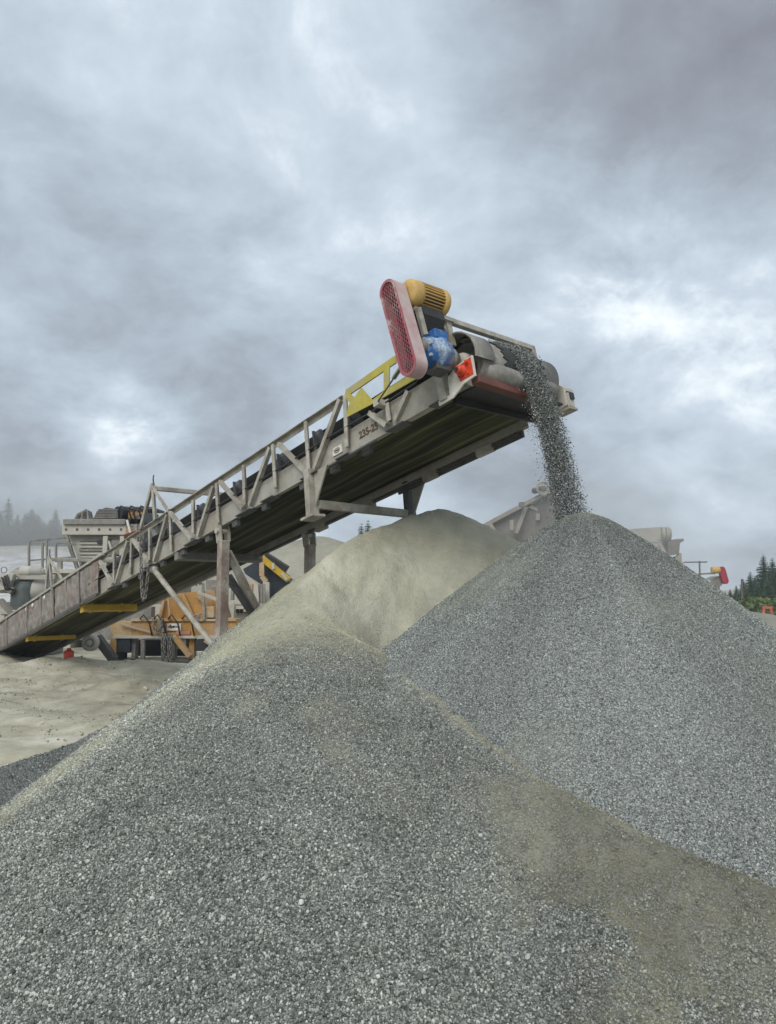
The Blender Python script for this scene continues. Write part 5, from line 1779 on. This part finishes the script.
for a in [(772, 556, 80, 0, 'tall dark spruce cut by the right picture edge', 1.15),
          (763, 553, 84, 1, 'tallest dark spruce near the right picture edge', 1.3),
          (750, 570, 78, 0, 'mid height dark spruce left of the tallest one', 1.2),
          (743, 578, 84, 2, 'spruce rising behind the slender dark post', 1.1),
          (736, 584, 92, 1, 'slender low spruce left of the dark post', 1.2),
          (757, 582, 72, 2, 'broad dark spruce in front of the tallest one', 1.1),
          (730, 588, 98, 0, 'small spruce second from the left end of the verge', 1.3),
          (725, 590, 104, 1, 'smallest spruce at the left end of the verge', 1.4),
          (768, 580, 70, 2, 'wide dark spruce low at the right edge', 1.2),
          (747, 590, 74, 2, 'low dense spruce right behind the dark post', 1.2)]:
    ptree(a[0], a[1], a[2], a[3], a[4], GR, a[5])
for a in [(755, 574, 88, 2, 'pointed spruce between the tallest one and the mid height one', 1.1),
          (740, 590, 88, 2, 'low wide spruce just left of the dark post', 1.3),
          (733, 593, 100, 0, 'low spruce behind the small olive bush', 1.4),
          (775, 568, 76, 2, 'broad spruce filling the right picture edge below the tall one', 1.2)]:
    ptree(a[0], a[1], a[2], a[3], a[4], GR, a[5])
for a in [(361.5, 522, 95, 1, 'left one of two spruce tops behind the sandy mound', 1.0), (368, 519, 98, 1, 'right one of two spruce tops behind the sandy mound', 1.0)]:
    ptree(a[0], a[1], a[2], a[3], a[4], 'spruce tops behind the mound', a[5])


def shrub_mesh(seed):
    rnd = random.Random(seed)
    vs, fs = [], []
    cl = [(rnd.uniform(-0.5, 0.5), rnd.uniform(-0.5, 0.5), rnd.uniform(0.25, 0.7), rnd.uniform(0.22, 0.42)) for _ in range(9)]
    for _ in range(620):
        cx, cy, cz, cr = rnd.choice(cl)
        v = Vector((rnd.gauss(0, 1), rnd.gauss(0, 1), rnd.gauss(0, 1))).normalized() * cr * rnd.uniform(0.5, 1.05)
        p = Vector((cx, cy, cz)) + v
        a = Vector((rnd.gauss(0, 1), rnd.gauss(0, 1), rnd.gauss(0, 1))).normalized()
        b = a.orthogonal().normalized()
        b = Quaternion(a, rnd.random() * 6) @ b
        s = rnd.uniform(0.05, 0.10)
        k = len(vs)
        vs += [p - a * s, p + b * s * 0.5, p + a * s, p - b * s * 0.5]
        fs.append((k, k + 1, k + 2, k + 3))
    me = bpy.data.meshes.new('foliage')
    me.from_pydata(vs, [], fs)
    me.materials.append(M['shrub'])
    me.update()
    return me


SHR = [shrub_mesh(1), shrub_mesh(2)]
for k, (px, py, Y, s, lb) in enumerate([(768, 596, 46, 2.3, 'bright green bush above the rust red trestle'), (757, 603, 50, 1.7, 'yellow green bush left of the trestle'),
                                        (749, 606, 56, 1.5, 'low green bush right of the dark post'), (736, 605, 66, 1.5, 'low green bush left of the dark post'),
                                        (728, 603, 78, 1.5, 'small olive bush at the left end of the verge'), (774, 604, 43, 1.6, 'green bush cut by the right picture edge')]):
    q = at(px, py, Y)
    o = thing('green_bush', (q.x, Y, gz(q.x, Y) - 0.05), lb, 'bush', 'bushes on the right verge')
    o.scale = (s, s, s * 0.8)
    o.rotation_euler = (0, 0, k * 1.3)
    c = bpy.data.objects.new('foliage', SHR[k % 2])
    COL.objects.link(c)
    c.parent = o
    st_ = MB().cyl((0, 0, -0.1), (0, 0, 0.45), 0.04, 6, 0.015).build('stem', M['trunk'])
    st_.parent = o

# ------------------------------------------------------------------ haze
def haze_box():
    m = bpy.data.materials.new('thin_haze')
    m.use_nodes = True
    t = m.node_tree
    t.nodes.clear()
    o = N(t, 'ShaderNodeOutputMaterial')
    v = N(t, 'ShaderNodeVolumePrincipled')
    v.inputs['Color'].default_value = (0.90, 0.93, 0.96, 1)
    v.inputs['Density'].default_value = HAZE_D
    v.inputs['Anisotropy'].default_value = 0.0
    t.links.new(v.outputs[0], o.inputs['Volume'])
    h = MB().box((0, 230, 11.0), 860, 620, 25.0).build('haze', m)
    h['kind'] = 'stuff'
    return h


def dust(name, loc, scl, dens, label):
    m = bpy.data.materials.new('stone_dust')
    m.use_nodes = True
    t = m.node_tree
    t.nodes.clear()
    o = N(t, 'ShaderNodeOutputMaterial')
    v = N(t, 'ShaderNodeVolumePrincipled')
    v.inputs['Color'].default_value = (0.86, 0.86, 0.83, 1)
    tc = N(t, 'ShaderNodeTexCoord').outputs['Object']
    r = vmath(t, 'LENGTH', tc).outputs['Value']
    fall = math_(t, 'SUBTRACT', 1.0, r, True)
    nz = N(t, 'ShaderNodeTexNoise', i_Scale=1.8, i_Detail=3.0)
    t.links.new(tc, nz.inputs['Vector'])
    k = math_(t, 'MULTIPLY', fall, math_(t, 'MULTIPLY', nz.outputs[0], dens * 4))
    t.links.new(k, v.inputs['Density'])
    t.links.new(v.outputs[0], o.inputs['Volume'])
    bm = bmesh.new()
    bmesh.ops.create_icosphere(bm, subdivisions=3, radius=1.0)
    me = bpy.data.meshes.new(name)
    bm.to_mesh(me)
    bm.free()
    me.materials.append(m)
    ob = bpy.data.objects.new(name, me)
    COL.objects.link(ob)
    ob.location, ob.scale = loc, scl
    ob['kind'] = 'stuff'
    ob['label'] = label
    return ob


dust('dust', (2.2, 9.6, 3.0), (1.9, 1.6, 0.9), 0.16, 'thin pale dust drifting behind the tip of the gravel cone')
dust('dust', (8.2, 28.0, 3.4), (4.6, 6.0, 3.4), 0.042, 'thin pale dust hanging before the plant tower')
dust('dust', (-70, 150, 15), (62, 42, 17), 0.009, 'pale dust hanging in front of the trees on the left ridge')
n_ = 15000
cx_, cy_ = RNG.uniform(-11, -2.5, n_), RNG.uniform(7.5, 22, n_)
kk = fbm(cx_ * 0.9, cy_ * 0.9, 99) + 0.25 * fbm(cx_ * 4, cy_ * 4, 98) > RNG.uniform(-0.12, 0.35, n_)
cx_, cy_ = cx_[kk], cy_[kk]
cs_ = 0.014 * RNG.lognormal(0, 0.6, len(cx_))
cl_ = scatter('loose_rubble', np.stack([cx_, cy_, ground_h(cx_, cy_) + cs_ * 0.2], -1), np.clip(cs_, 0.006, 0.09), np.full(len(cx_), 0.7), ground, RNG.uniform(0.6, 1.25, len(cx_)))
HAZE_D = 0.0011
haze_box()
